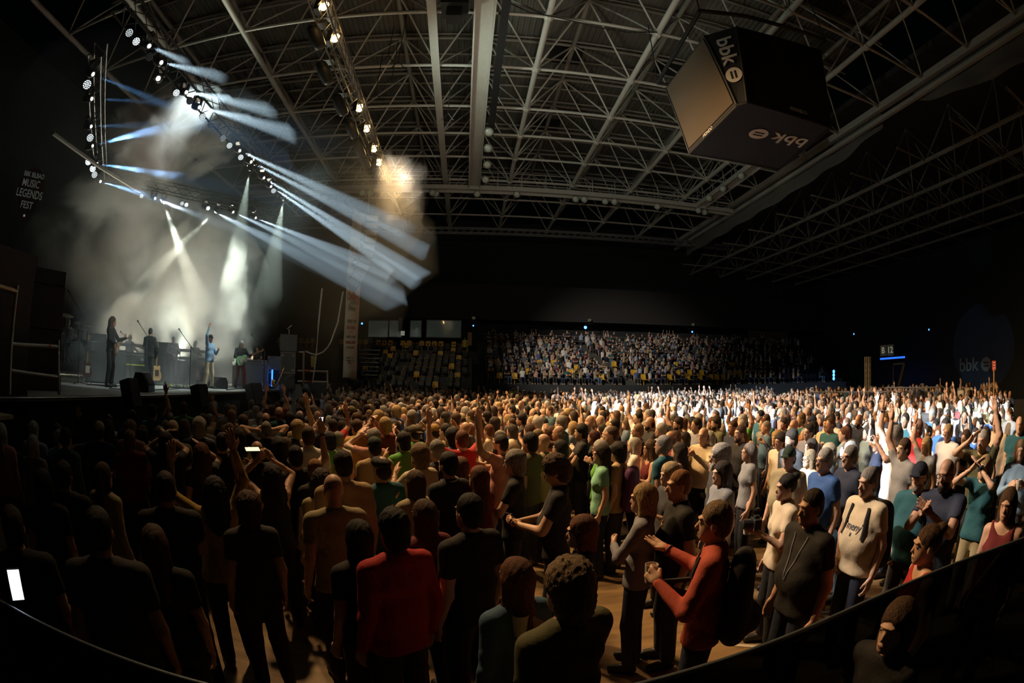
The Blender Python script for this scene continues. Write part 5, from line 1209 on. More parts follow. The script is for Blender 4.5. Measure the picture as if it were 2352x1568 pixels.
def m_hair(k):
    if 'hair ' + k in bpy.data.materials: return bpy.data.materials['hair ' + k]
    m = bpy.data.materials.new('hair ' + k); m.use_nodes = True; nt = m.node_tree; b = nt.nodes['Principled BSDF']; L = nt.links.new
    tc = nt.nodes.new('ShaderNodeTexCoord'); mp = nt.nodes.new('ShaderNodeMapping'); mp.inputs['Scale'].default_value = (1, 1, .22); nz = nt.nodes.new('ShaderNodeTexNoise'); nz.inputs['Scale'].default_value = 130; nz.inputs['Detail'].default_value = 4; nz.inputs['Distortion'].default_value = 1.2
    L(tc.outputs['Object'], mp.inputs[0]); L(mp.outputs[0], nz.inputs['Vector']); cr = nt.nodes.new('ShaderNodeValToRGB'); c = HAIRC[k]
    cr.color_ramp.elements[0].position = .32; cr.color_ramp.elements[0].color = tuple(v * .35 for v in c) + (1,); cr.color_ramp.elements[1].position = .68; cr.color_ramp.elements[1].color = tuple(min(1, v * 1.55) for v in c) + (1,)
    L(nz.outputs['Fac'], cr.inputs[0]); L(cr.outputs[0], b.inputs['Base Color']); b.inputs['Roughness'].default_value = .62; b.inputs['Specular IOR Level'].default_value = .35
    bp = nt.nodes.new('ShaderNodeBump'); bp.inputs['Strength'].default_value = .9; bp.inputs['Distance'].default_value = .012; L(nz.outputs['Fac'], bp.inputs['Height']); L(bp.outputs['Normal'], b.inputs['Normal']); return m
def m_cloth(k): return mat('cloth ' + k, CLOTH[k], .85, bump=.22, bscale=22, var=.10, vscale=9)
M_SHOE = mat('shoe leather', (.02, .018, .016), .5); M_EYE = mat('eye', (.03, .022, .02), .2); M_LIP = mat('lips', (.34, .13, .11), .5)
_LIB = {}
def fig(q, **kw):
    k = (q,) + tuple(sorted(kw.items()))
    if k not in _LIB:
        o = build_figure('p', q=q, **kw); d = {}
        d['body'] = mesh_of('body', o['body'][0], o['body'][1], [M_SHOE] * 4, o['body'][2])
        d['shirt'] = mesh_of('shirt', o['shirt'][0], o['shirt'][1], [M_SHOE]); d['trousers'] = mesh_of('trousers', o['trousers'][0], o['trousers'][1], [M_SHOE]); d['A'] = o['_A']; _LIB[k] = d
    return _LIB[k]
def hairm(q, kind, turn=0., nod=0.):
    k = ('hair', q, kind, turn, nod)
    if k not in _LIB: v, f = build_hair(kind, q, turn, nod); _LIB[k] = mesh_of('hair', v, f, [M_SHOE])
    return _LIB[k]
def setm(o, mats):
    for s, m in zip(o.material_slots, mats): s.link = 'OBJECT'; s.material = m
def extras(t, ex, nod=0., turn=0., q=1.):
    def H(x, y, z):
        c, s_ = math.cos(turn), math.sin(turn); x, y = x * c - y * s_, x * s_ + y * c
        y, z = y * math.cos(nod) + z * math.sin(nod), -y * math.sin(nod) + z * math.cos(nod); return (x, y + .015, 1.60 + z)
    if 'g' in ex:
        b = MB()
        for sd in (-1, 1):
            ring = [H(sd * .033 + .023 * math.cos(a), .112 + .0, .027 + .017 * math.sin(a)) for a in np.arange(11) * 2 * math.pi / 10]
            b.tube(ring, .0028, 4, caps=False).tube([H(sd * .056, .108, .03), H(sd * .080, .01, .03)], .0028, 4)
        b.tube([H(-.01, .114, .03), H(.01, .114, .03)], .0028, 4); b.v = [tuple(v) for v in slim_head(np.array(b.v))]; b.build('glasses', mat('glasses frame', (.03, .02, .02), .3), t)
    if 'b' in ex or 'B' in ex:
        f = Field(axis([(-.09, .09, .0095 * q)]), axis([(-.06, .15, .0095 * q)]), axis([(1.46, 1.62, .0095 * q)]))
        f.ell(H(0, .036, -.045), (.064, .066, .062), .02, rz=turn); f.ell(H(0, .062, -.078), (.04, .042, .036 if 'b' in ex else .05), .02, rz=turn)
        f.ell(H(0, .105, -.045), (.022, .03, .010), 0, mode='sub', rz=turn); f.ell(H(0, .06, .03), (.09, .09, .06), 0, mode='sub', rz=turn)
        v, fc = f.mesh(); o = link('beard', mesh_of('beard', slim_head(v), fc, [m_hair(t['_hc'] if '_hc' in t else 'dark')]), t)
def person(pos, rz, h=1.75, sex='m', hair='short', hc='dark', sk='a', cl='black', tr='charcoal', L='down', R='down', sleeve='short', q=1., ex='', label=None, group=None, nod=0., turn=0., legs='stand', belly=0., tank=False, hairq=None, skirt=False, name='person'):
    kw = dict(L=L, R=R, sex=sex, sleeve=sleeve, legs=legs, belly=belly, tank=tank)
    if nod or turn: kw.update(nod=nod, turn=turn)
    if skirt: kw['skirt'] = True
    d = fig(q, **kw)
    o = link(name, d['body'], None, pos); o.rotation_euler.z = rz; s = h / 1.75; w = s * (1. if h > 1.7 else 1.02); o.scale = (w, w, s)
    tag(o, label, 'person', group); setm(o, [m_skin(sk), M_SHOE, M_EYE, M_LIP])
    c = link('shirt', d['shirt'], o); setm(c, [m_cloth(cl)]); c = link('trousers', d['trousers'], o); setm(c, [m_cloth(tr)])
    if hair != 'bald':
        cap = hair in ('cap', 'capback', 'flatcap', 'brimhat')
        if cap: u = link('hair', hairm(hairq or q, 'fringe' if sex == 'm' else 'bob', turn, nod), o); setm(u, [m_hair('dark')])
        u = link('cap' if cap else 'hair', hairm(hairq or q, hair, turn, nod), o); setm(u, [m_hair(hc)])
        if legs == 'sit': u.location.z = -.47
    if ex: o['_hc'] = hc if hc not in ('khaki', 'mustard', 'navy', 'green', 'beige') else 'grey'; extras(o, ex, nod, turn, max(1., q)); del o['_hc']
    o_A = d['A']; M = Matrix.Translation(Vector(pos)) @ Matrix.Rotation(rz, 4, 'Z') @ Matrix.Diagonal((w, w, s, 1))
    return o, {sd: tuple(M @ Vector(tuple(p)) for p in o_A[sd][:3]) for sd in (-1, 1)}
STAGE_AIM = np.array([-9.5, 13.5])
def facing(p, off=0.):
    a = math.atan2(STAGE_AIM[1] - p[1], STAGE_AIM[0] - p[0]); return a - math.pi / 2 + math.radians(off)
def cup(p, label, m=None):
    t = tag(empty('plastic_cup', Vector(p) + Vector((0, 0, -.02))), label, 'cup')
    mm = bpy.data.materials.get('frosted cup')
    if not mm:
        mm = bpy.data.materials.new('frosted cup'); mm.use_nodes = True; nt = mm.node_tree; b = nt.nodes['Principled BSDF']; b.inputs['Base Color'].default_value = (.7, .66, .6, 1); b.inputs['Roughness'].default_value = .4; b.inputs['Alpha'].default_value = .8
    b = MB(); n = 16; V = []; F = []
    for r, z in ((.032, 0), (.036, .04), (.041, .12), (.0385, .12), (.034, .045), (.030, .006)): V += [(r * math.cos(a), r * math.sin(a), z) for a in np.arange(n) * 2 * math.pi / n]
    for k in range(5):
        for i in range(n): F.append((k * n + i, k * n + (i + 1) % n, (k + 1) * n + (i + 1) % n, (k + 1) * n + i))
    F.append(tuple(reversed(range(n)))); F.append(tuple(range(5 * n, 6 * n))); b.add(V, F).build('cup', mm, t, smooth=False); MB().lathe([(.030, .008), (.0355, .05)], n=14).build('drink', mat('beer', (.35, .18, .05), .3), t); return t
def phone(p, label, rot, scr=(.6, .8, 1.), s=1.2, wide=True):
    t = tag(empty('smartphone', p), label, 'phone'); t.rotation_euler = rot
    MB().box((0, 0, 0), (.15, .009, .075)).build('case', M_DARK, t, bevel=.003); MB().box((0, -.006, 0), (.138, .003, .066)).build('screen', glow('phone screen %.1f' % s, scr, s), t); MB().box((.055, .006, .018), (.022, .003, .022)).build('camera_bump', M_DARK, t); return t

# people placed one by one: x, y of the crown in the photograph | height | sex | hair | hair colour | skin | shirt | left arm | right arm | turn away from the stage | marks | label
# marks: g glasses, b beard, B long beard, l long sleeves, t sleeveless top, n looking down, w heavy build, j jeans, k khaki trousers
HEROES = '''
1311,1268|1.76|m|curly|sandy|a|olive|down|cup|-8||man with big curly grey-blond hair and olive T-shirt, nearest the lens at bottom centre
1188,1272|1.62|f|long|auburn|a|denim|down|down|-10|l|woman with straight reddish hair and embroidered denim jacket, left of the big curly head
1652,1140|1.78|m|short|sandy|a|coral|cup|held|12|l|man with greying cropped hair in a coral red jacket holding out one hand
903,1155|1.74|m|thick|black|c|red|down|down|0|l|dark haired man in a red collared top seen from behind, lower centre left
1080,1124|1.76|m|short|black|a|black|down|down|0||man with short black hair, pale ear and neck and black T-shirt, back to the lens
975,1140|1.66|f|long|brown|a|maroon|down|down|0||woman with long dark brown hair and pink ruffled collar behind the man in red
822,1186|1.63|f|long|black|a|black|down|down|5||dark long haired woman in black in front of the bald man in pale T-shirt
765,1080|1.76|m|bald|grey|a|khaki|down|down|-6|g|bald man with glasses and pale khaki T-shirt seen from behind
787,1026|1.86|m|crop|dark|b|tan|down|down|-4|w|tall broad man with cropped hair and tan T-shirt with star sketches on the back
877,1041|1.74|m|flatcap|black|b|teal|down|down|4||man in a dark flat cap and dark green shirt
954,1074|1.66|f|long|brown|a|khaki|clap|down|0||woman with long straight brown hair and light greenish top raising a hand
1031,1030|1.80|m|short|black|a|black|down|down|2|b|man with black hair and black polo with thin white collar line
1101,1064|1.66|f|long|auburn|a|maroon|down|down|8||woman with very long straight auburn hair, back to the lens
1058,1044|1.62|f|long|auburn|a|charcoal|down|down|0||woman with reddish brown hair behind the man in the white edged polo
964,1012|1.76|m|curly|sandy|a|cream|clap|down|4|B|older man with curly sandy grey hair and beard in a cream T-shirt
1004,1004|1.78|m|short|grey|a|charcoal|down|down|0|g|grey haired man with glasses just right of the curly bearded man
723,1048|1.64|f|short|ginger|a|black|down|down|-4|g|short ginger haired woman with glasses in the dark left crowd
737,1068|1.62|f|longcurly|dark|a|khaki|down|down|0|l|dark haired woman with a leopard print scarf beside the bald man
678,1017|1.74|m|short|black|b|black|down|wave|0||person in black tee with one bare arm raised and a dark wristwatch
641,998|1.74|m|curly|black|b|black|down|down|0||dark curly head left of the raised arm with wristwatch
624,1058|1.64|f|longcurly|black|b|black|phoneup|phoneup|0|t|dark wavy haired woman in strappy black top filming with both arms up
567,1119|1.64|f|curly|brown|a|charcoal|down|down|0||person with short curly brown hair below the raised phone
490,1085|1.66|f|longcurly|black|a|mustard|wave|up|0|l|long dark haired woman in mustard sleeves with both arms raised
377,1072|1.78|m|crop|dark|b|black|down|lowphone|0||dark cropped haired man looking at a pale phone in the dim left crowd
347,1196|1.64|f|long|brown|a|black|down|down|0||woman with long straight brown blond hair catching light, lower left
217,1150|1.80|m|crop|black|c|charcoal|down|down|0|w|broad man almost lost in the dark at lower left
234,1056|1.64|f|long|brown|a|khaki|down|down|35|l|long haired woman in checked shirt in profile, left edge of the crowd
143,1050|1.70|m|short|dark|b|black|down|down|0||dark haired head left of the woman in checked shirt
96,1070|1.66|f|long|black|b|black|down|down|0||long black haired woman at the far left by the bare floor
462,1010|1.66|f|longcurly|auburn|a|charcoal|down|clapup|0||woman with long curly auburn hair in the left front crowd
396,961|1.82|m|capback|beige|a|olive|down|down|0||tall man in a sand coloured cap in the left front crowd
379,986|1.72|m|curly|black|b|black|clapup|clapup|0||dark curly person clapping overhead under the sand coloured cap
509,988|1.74|m|short|black|b|black|down|down|0||black haired man in black close to the stage front, left
558,947|1.80|m|thick|brown|a|black|down|down|0||tall brown haired person in black nearest the dark stage skirt
590,1007|1.72|m|fringe|dark|b|black|clap|clap|0||balding man clapping between the curly auburn woman and the filming woman
611,963|1.76|m|short|grey|a|black|behind|behind|0||grey cropped man with both hands behind his head near the stage
682,959|1.80|m|curly|blond|a|charcoal|down|up|0||fair curly haired man with a hand raised towards the grey tilted speaker
665,942|1.76|m|thick|black|b|black|down|down|0||black haired head just below the grey tilted speaker
757,986|1.72|m|thick|black|a|green|phoneup|down|0||black haired person in green tee holding up a small bright phone
820,958|1.80|m|short|brown|a|mustard|down|down|0||brown haired man wearing an ochre padded waistcoat
869,937|1.90|m|thick|blond|a|pink|down|down|0||very tall man with thick white blond hair and salmon shirt
858,980|1.74|m|curly|grey|a|pink|clapup|down|0||grey curly haired man raising a pink sleeve in front of the tall blond man
927,986|1.76|m|thick|black|b|green|clap|down|0|b|bearded black haired man in a bright green polo shirt
952,972|1.76|m|capback|khaki|a|green|down|down|0||person in a khaki cap worn backwards behind the green polo shirt
999,970|1.74|m|cap|mustard|a|charcoal|down|clapup|0||person in a mustard yellow cap
1039,977|1.78|m|curly|black|b|denim|down|down|0||man with dense dark curls and denim blue shirt
1070,965|1.76|m|bald|grey|b|charcoal|down|clapup|0||bald man with reddish scalp beside the dense dark curls
1152,992|1.80|m|crop|dark|b|pink|wave|reach|15|b|bearded man in pale pink printed T-shirt stretching an arm out to the left
1184,1026|1.76|m|curly|grey|a|black|lowphone|down|30|g|grey curly haired man with glasses in a black T-shirt with yellow badge
1136,954|1.74|m|curly|dark|b|black|clap|clap|0|g|dark curly haired man with glasses left of the blond woman
1167,949|1.66|f|bob|blond|a|charcoal|down|down|0||woman with a thick strawberry blond bob
1219,987|1.80|m|thick|black|c|olive|down|down|0||dark haired man in an olive shirt behind the man looking at his phone
1285,1035|1.82|m|curly|brown|a|black|lowphone|lowphone|32|gnw|man with wavy grey brown hair in black looking down at his phone
1384,1016|1.70|f|long|dark|a|mint|down|down|25||woman with very long dark hair in a pale mint green shirt
1421,1009|1.70|m|curly|black|a|tan|down|down|0||dark curly haired person in tan top with a purple shoulder strap
1341,1175|1.60|f|bob|auburn|a|black|down|down|30||woman with reddish brown hair in black looking left, below the mint shirt
1483,1103|1.68|f|bob|blond|a|slate|fold|down|14|l|blond woman with shoulder length hair and pale grey linen shirt
1566,1070|1.78|m|crop|ginger|a|black|down|down|36|w|man with cropped reddish grey hair and black T-shirt with small chest print
1541,1055|1.64|f|curly|blond|a|charcoal|cup|down|45||blonde curly haired woman facing left behind the cropped reddish man
1662,1053|1.68|f|bob|dark|a|grey|down|down|35|w|dark haired person in a striped black and cream top
1657,1012|1.80|m|curly|silver|a|charcoal|down|down|25|gB|silver haired man with glasses and grey beard
1617,977|1.78|m|fringe|brown|a|cream|clap|clap|62|glw|balding man with glasses in a cream hooded top facing the lens
1542,985|1.76|m|fringe|grey|b|maroon|down|down|30||balding grey man in profile behind the long haired woman with a cup
1496,1004|1.66|f|longcurly|brown|b|maroon|cup|down|30|t|woman with long brown hair in dark red sleeveless top lifting a beer cup
1561,1010|1.64|f|longcurly|dark|a|pink|down|down|0||woman with long dark frizzy hair and pink top
1494,953|1.80|m|fringe|dark|b|black|fold|fold|25|b|balding bearded man in black T-shirt with arms folded
1559,953|1.78|m|thick|dark|a|black|down|up|30|b|young dark haired man in black with one arm raised high above the crowd
1467,969|1.76|m|short|sandy|b|black|down|down|20|g|sandy haired man with glasses and a smile
1413,958|1.78|m|short|black|b|navy|down|down|20||black haired man in profile left of the sandy haired man
1337,968|1.78|m|thick|black|a|black|fold|fold|20||young man with thick black hair and black tee, arms folded
1365,985|1.64|f|bob|maroonish|a|black|clap|down|15||woman with short dark red hair and heavy fringe
1285,973|1.76|m|fringe|grey|b|brownish|clapup|down|10||balding grey man with a raised forearm left of the young black haired man
1250,991|1.76|m|bald|grey|a|khaki|down|down|0||bald man with pale scalp seen from behind, centre
1235,953|1.78|m|curly|silver|a|pink|clap|clap|15|g|silver curly haired man with glasses at the centre
1288,1006|1.66|f|bob|black|a|charcoal|down|down|15|g|black haired woman with glasses under the raised forearm
1199,945|1.78|m|thick|black|b|black|down|down|15||black haired man in profile right of the strawberry blond bob
1357,950|1.78|m|bald|grey|b|charcoal|down|down|10||bald tanned man, left one of two bald heads side by side
1380,950|1.78|m|bald|grey|d|grey|down|down|10||bald pale man, right one of two bald heads side by side
1646,951|1.80|m|thick|dark|a|olive|down|down|25|b|dark haired bearded man in an olive T-shirt with lettering
1685,961|1.78|m|crop|brown|b|navy|down|down|30||flushed cropped haired man right of the bearded man in olive
2001,1064|1.76|m|short|grey|a|cream|down|pocket|38|w|grey haired man with a belly in pale T-shirt with script lettering, hand in pocket
1898,1022|1.78|m|short|silver|a|blue|down|down|34|gw|silver haired man with glasses in a blue polo shirt
1956,1016|1.76|m|short|grey|a|navy|down|fold|30|gj|grey haired man with glasses in navy tee, hand on his belt
2058,972|1.84|m|curly|grey|a|white|phone|up|16||tall man in a bright white T-shirt stretching one arm straight up and filming
2117,1054|1.74|m|cap|navy|a|teal|down|pocket|52|gbw|man in navy baseball cap with glasses and a grey goatee
2179,1045|1.80|m|bald|dark|c|navy|clap|clap|48|gB|bald bearded man with glasses in dark navy tee with hands near his chin
2266,1039|1.68|f|long|blond|a|teal|clapup|clapup|40|k|blonde woman in dark teal top clapping above her head
2260,981|1.82|m|short|silver|a|olive|up|clapup|36||silver haired man in grey green tee with both arms raised behind the blonde woman
2172,956|1.80|m|short|dark|a|blue|cup|down|42||man in a bright royal blue shirt holding a cup
2130,998|1.66|f|long|blond|a|grey|down|up|24||blonde woman seen from behind with one arm raised
1815,1021|1.72|m|cap|green|a|khaki|down|down|58|w|older man in a dark green cap looking up to the left
1812,1080|1.68|f|bun|black|b|cream|cup|down|26||dark haired woman with tied hair and earring, cream shirt, camera and cup
1872,1112|1.76|m|crop|dark|b|black|down|down|44|w|man with cropped dark hair and lanyard over a black T-shirt in profile
2144,1193|1.66|f|bun|brown|a|red|down|down|10|t|woman with loosely pinned brown hair and red strap top at lower right
2323,1112|1.66|f|long|brown|a|maroon|down|down|50|t|woman with long brown hair in dark red top with tan bag strap, right edge
2081,1364|1.60|f|long|brown|a|black|down|down|55||long haired person leaning behind the smoked balustrade, bottom right
1703,971|1.82|m|crop|brown|a|black|down|fold|34|b|big man with cropped brown hair in black T-shirt, arm bent
1820,979|1.80|m|thick|dark|b|charcoal|down|down|36|bl|dark haired bearded man in dark jacket
1786,984|1.66|f|curly|blond|a|navy|phone|down|36|l|curly blond woman in dark blue handling a camera
1902,953|1.80|m|short|dark|b|cream|down|down|36|w|heavy dark haired man in a beige shirt
2343,951|1.82|m|bald|grey|a|teal|down|down|50||tall bald man in dark tee with red print at the right edge
2080,1000|1.76|m|short|brown|a|grey|down|up|20||man in a grey tee behind the raised arms at the right
1825,959|1.78|m|bald|grey|b|orange|down|down|30||shaven headed man in an orange brown tee
2001,966|1.66|f|bob|brown|a|black|down|down|40||brown haired woman with wavy bob next to the raised white sleeve
1973,948|1.76|m|bald|dark|b|navy|down|down|35|B|bald man with dark beard under the tall raised arms
1948,972|1.64|f|bob|dark|a|grey|down|down|45||woman with dark bob and striped top behind the silver haired man
2213,931|1.80|m|cap|green|a|grey|down|down|48||man in a dark green baseball cap and grey tee
1865,1003|1.64|f|bob|dark|a|pink|down|down|20||woman with dark bob between the green capped man and the blue polo
1862,1028|1.60|f|bob|sandy|b|tan|down|down|25|g|smaller woman with sandy bob and glasses beside the blue polo
2280,938|1.78|m|crop|dark|a|blue|down|down|44|bl|bearded man in a blue hooded top
2302,934|1.68|f|long|brown|a|olive|down|down|10|l|woman with long brown hair seen from behind in an olive coat
2346,1004|1.70|f|long|sandy|a|sky|cup|cup|60|l|person in a light patterned shirt holding cups at the right edge
1905,1012|1.66|f|curly|sandy|a|black|down|down|10||curly sandy haired woman right behind the blue polo
20,1150|1.70|m|short|dark|a|black|lowphone|down|-20||dark figure holding a bright phone at the far left edge
'''
HAIRC['maroonish'] = (.07, .012, .012); CLOTH['brownish'] = (.10, .05, .03)
ANG = {}
HP = []; NIND = 0
HAND = {}
for ln in HEROES.strip().split('\n'):
    f = ln.split('|'); x, y = [float(v) for v in f[0].split(',')]; h = float(f[1]); sex, hr, hcol, sk, clo, L, R = f[2:9]; off = float(f[9]); ex = f[10]; label = f[11]
    p = at_z(x, y, h + (.03 if hr in ('curly', 'thick', 'longcurly') else .015)); d = math.hypot(p[0], p[1])
    q = .88 if d < 2.9 else (1.12 if d < 4.4 else (1.6 if d < 6.5 else 1.95))
    # 'off' turns the figure from the stage towards the lens where the photograph shows a profile or a face
    a0 = facing(p); rz = a0 + math.radians(off if p[0] > -1 else -off)
    nod = .55 if 'n' in ex else 0.
    o, hands = person((p[0], p[1], 0), rz, h, sex, hr, hcol, sk, clo, 'denim' if 'j' in ex else ('khaki' if 'k' in ex else ('charcoal', 'black', 'navy')[len(HP) % 3]), L, R, 'long' if 'l' in ex else 'short', q, ''.join(c for c in ex if c in 'gbB'), label, None, nod, 0., 'stand', .035 if 'w' in ex else 0., 't' in ex)
    HP.append((p[0], p[1])); HAND[(int(x), int(y))] = (o, hands, rz); NIND += 1
CUPL = {(1311, 1268): 'pale plastic cup low at the bottom centre, held by the curly haired man', (1652, 1140): 'half full clear plastic cup held by the man in the coral jacket', (1541, 1055): 'clear plastic cup held by the blonde curly haired woman', (1496, 1004): 'plastic cup of beer raised by the woman in dark red', (2172, 956): 'pale cup held by the man in royal blue', (1812, 1080): 'small plastic cup held by the woman with tied dark hair', (2346, 1004): 'plastic cup held at the right edge'}
for k, lb in CUPL.items():
    o, hands, rz = HAND[k]; sd = 1 if k == (1311, 1268) else -1; el, w = hands[sd][1], hands[sd][2]; d = (w - el).normalized(); f = Vector((-math.sin(rz), math.cos(rz), 0)); inw = Vector((math.cos(rz), math.sin(rz), 0)) * -sd
    cup(w + d * .075 + inw * .045 + Vector((0, 0, -.055)), lb)
for k, lb, sd, s_, col in (((1285, 1035), 'dark phone held low by the man with wavy hair', -1, .15, (.2, .4, .6)), ((757, 986), 'small bright phone held up by the person in green', -1, 3., (.8, .9, 1.)), ((624, 1058), 'phone held sideways filming the stage, screen glowing greenish yellow', 1, 1.4, (.75, .8, .45)), ((377, 1072), 'pale glowing phone held low in the dark left crowd', 1, .9, (.6, .75, .8)), ((2058, 972), 'pale phone held out by the man in the white T-shirt', -1, .8, (.8, .9, 1.)), ((1184, 1026), 'phone held flat by the grey curly haired man', -1, .2, (.3, .5, .8))):
    o, hands, rz = HAND[k]; el, w = hands[sd][1], hands[sd][2]; d = (w - el).normalized(); inw = Vector((math.cos(rz), math.sin(rz), 0)) * -sd
    tilt = -1.2 if 'low' in lb or 'flat' in lb else -.15
    phone(w + d * .12 + inw * (.09 if k == (624, 1058) else .03), lb, (tilt, 0 if k == (624, 1058) else math.pi / 2, rz), col, s_)
pp = at_r(35, 1342, 2.2); phone(pp, 'bright white phone screen glowing at the left edge', (-.2, math.pi / 2 + .1, math.atan2(pp[1], pp[0]) - math.pi / 2), (.75, .85, 1.), 2.2)
# small details on the figures nearest the lens
def on(key, name, mb, m): o = HAND[key][0]; c = mb.build(name, m, o); return c
from mathutils.bvhtree import BVHTree
def snap(o, me, back=False, lift=.003):
    """lay a flat print or strap on the shirt under it"""
    sh = [c for c in o.children if c.name.startswith('shirt')][0].data; t = BVHTree.FromPolygons([v.co[:] for v in sh.vertices], [p.vertices[:] for p in sh.polygons]); sg = -1 if back else 1
    y0 = min(v.co.y * sg for v in me.vertices)
    for v in me.vertices:
        h = t.ray_cast(Vector((v.co.x, sg * .27, v.co.z)), Vector((0, -sg, 0)))[0]
        if h is None: h = t.find_nearest(Vector((v.co.x, sg * .12, v.co.z)))[0]
        if h: v.co.y = h.y + sg * (lift + (v.co.y * sg - y0) * .5)
def chest(key, s, size, m, z=1.24, x=0., back=False):
    me = text_mesh(s, size, .001, .001); me.materials.clear(); me.materials.append(m)
    for v in me.vertices: c = v.co.copy(); v.co = ((-c.x + x), c.z, c.y + z) if not back else ((c.x + x), -c.z, c.y + z)
    snap(HAND[key][0], me, back); o = link('print', me, HAND[key][0]); return o
INK = mat('print ink', (.08, .08, .1), .8)
k = (2001, 1064); chest(k, 'meny', .085, INK, 1.27); chest(k, 'III', .035, INK, 1.21)
k = (1566, 1070)
b = MB()
for i in range(5): b.tube([(.045 - .012 * i, .160, 1.33 - .03 * i), (.075 - .01 * i, .160, 1.31 - .03 * i), (.05 - .01 * i, .160, 1.295 - .03 * i)], .006, 4)
o = on(k, 'print', b, mat('orange print', (.55, .25, .12), .8)); snap(HAND[k][0], o.data)
k = (787, 1026); b = MB()
for cx, cz, s_ in ((-.05, 1.32, .05), (.06, 1.24, .045), (-.02, 1.14, .035)):
    st = [(cx + math.cos(math.pi / 2 + i * math.pi / 5) * s_ * (1 if i % 2 == 0 else .45), -.150, cz + math.sin(math.pi / 2 + i * math.pi / 5) * s_ * (1 if i % 2 == 0 else .45)) for i in range(11)]; b.tube(st, .0025, 4, caps=False)
o = on(k, 'print', b, INK); o['kind'] = 'stuff'; snap(HAND[k][0], o.data, True)
k = (2343, 951); chest(k, 'LIVE', .07, mat('red print', (.4, .03, .04), .8), 1.24)
k = (1646, 951); chest(k, 'META', .06, mat('yellow print', (.5, .4, .1), .8), 1.24)
for k in ((2144, 1193), (2323, 1112)):
    on(k, 'bag_strap', MB().tube([(-.13, .0, 1.44), (-.04, .13, 1.25), (.1, .14, 1.02), (.2, .05, .8)], .014, 5).tube([(-.13, .0, 1.44), (-.05, -.14, 1.2), (.12, -.15, .95), (.2, .05, .8)], .014, 5), mat('tan strap', (.45, .27, .08), .6))
for k in ((1872, 1112), (1285, 1035)):
    for sd in (-1, 1): o = on(k, 'lanyard', MB().tube([(sd * (.07 - .065 * i / 9), .2, 1.44 - .3 * i / 9) for i in range(10)], .005, 4), mat('lanyard', (.20, .22, .30), .6)); snap(HAND[k][0], o.data)
def backpack(key, m):
    f = Field(axis([(-.24, .24, .016)]), axis([(-.42, .02, .016)]), axis([(.84, 1.52, .016)]))
    for i in range(5): f.cone((-.085 + .004 * i, -.19, .98 + .095 * i), (.085 - .004 * i, -.19, .98 + .095 * i), .115 - .006 * i, .115 - .006 * i, .05, sy=.8)
    f.cone((-.05, -.27, 1.02), (.05, -.27, 1.02), .08, .08, .03)
    v, fc = f.mesh(); link('backpack', mesh_of('backpack', v, fc, [m]), HAND[key][0])
    for sd in (-1, 1): o = on(key, 'strap', MB().box((sd * .118, .3, 1.30), (.035, .012, .02)).tube([(sd * (.105 + .004 * i), .3, 1.435 - .03 * i) for i in range(9)], .016, 4), m); snap(HAND[key][0], o.data, lift=.002)
for k in ((1652, 1140), (2001, 1064), (1421, 1009)): backpack(k, mat('black pack', (.012, .012, .013), .8) if k[0] != 1421 else mat('purple strap', (.09, .02, .10), .7))
for k in ((1031, 1030),): on(k, 'collar_line', MB().tube([(.072 * math.cos(a), -.01 + .078 * math.sin(a), 1.49 + .012 * math.cos(a)) for a in np.arange(13) * math.pi / 6], .008, 5, caps=False), mat('white edge', (.6, .6, .58), .7))
for k, sd in (((2058, 972), 1), ((678, 1017), 1), ((1652, 1140), 1), ((2266, 1039), -1)):
    o, hands, rz = HAND[k]; kw = o.matrix_world; A = [v for v in _LIB.values() if isinstance(v, dict) and v['body'] == o.data][0]['A'][sd]; w = A[2]; e = A[1]; d = nrm(w - e); u = nrm(np.cross(d, (0.3, 1, .2))); v = np.cross(d, u); c = w - d * .03
    on(k, 'wristband', MB().tube([tuple(c + (u * math.cos(a) + v * math.sin(a)) * .036) for a in np.arange(11) * math.pi / 5], .009, 5, caps=False), mat('wristband', (.03, .06, .12) if k[0] > 2000 else (.03, .03, .03), .4))
o, hands, rz = HAND[(1812, 1080)]; w = hands[1][1]
t = tag(empty('camera', Vector(hands[-1][2]) + Vector((.02, .05, .05)), rz=rz), 'black camera with lens held by the woman with tied dark hair', 'camera'); MB().box((0, 0, 0), (.14, .07, .1)).box((0, 0, .06), (.05, .05, .03)).build('camera_body', M_DARK, t, bevel=.01); MB().lathe([(.035, 0), (.04, .05), (.04, .12), (.03, .125)], n=12, rot=Matrix.Rotation(-math.pi / 2, 3, 'X')).build('lens', M_DARK, t)

# ---------------------------------------------------------------- the band
def at_band(x, y, r): p = at_r(x, y, r); return (p[0], p[1], SZ)
def lens_dir(p): return math.atan2(-p[1], -p[0]) - math.pi / 2     # facing the lens
def held_guitar(o, hands, rz, col, label, acoustic=False, s=1., neckrot=.45):
    p = o.location + Vector((0, 0, 1.02)) + Vector((-math.sin(rz), math.cos(rz), 0)) * .19
    t = tag(empty('guitar', p), label, 'guitar'); t.rotation_mode = 'XYZ'; g = empty('hang'); bpy.data.objects.remove(g)
    guitar_mesh(t, col, acoustic=acoustic); t.rotation_euler = (Matrix.Rotation(rz + math.pi, 3, 'Z') @ Matrix.Rotation(math.pi / 2 - neckrot, 3, 'Y')).to_euler(); t.scale = (s, s, s); return t
pos = at_band(252, 890, 14.); o, hn = person(pos, lens_dir(pos) + 1.25, 1.84, 'm', 'longcurly', 'brown', 'b', 'black', 'black', 'neck', 'strum', 'long', 1.35, '', 'guitarist in black with long curly hair, tallest figure on the left of the stage', legs='wide'); held_guitar(o, hn, lens_dir(pos) + 1.25, (.22, .09, .02), 'brown electric guitar played by the curly haired musician')
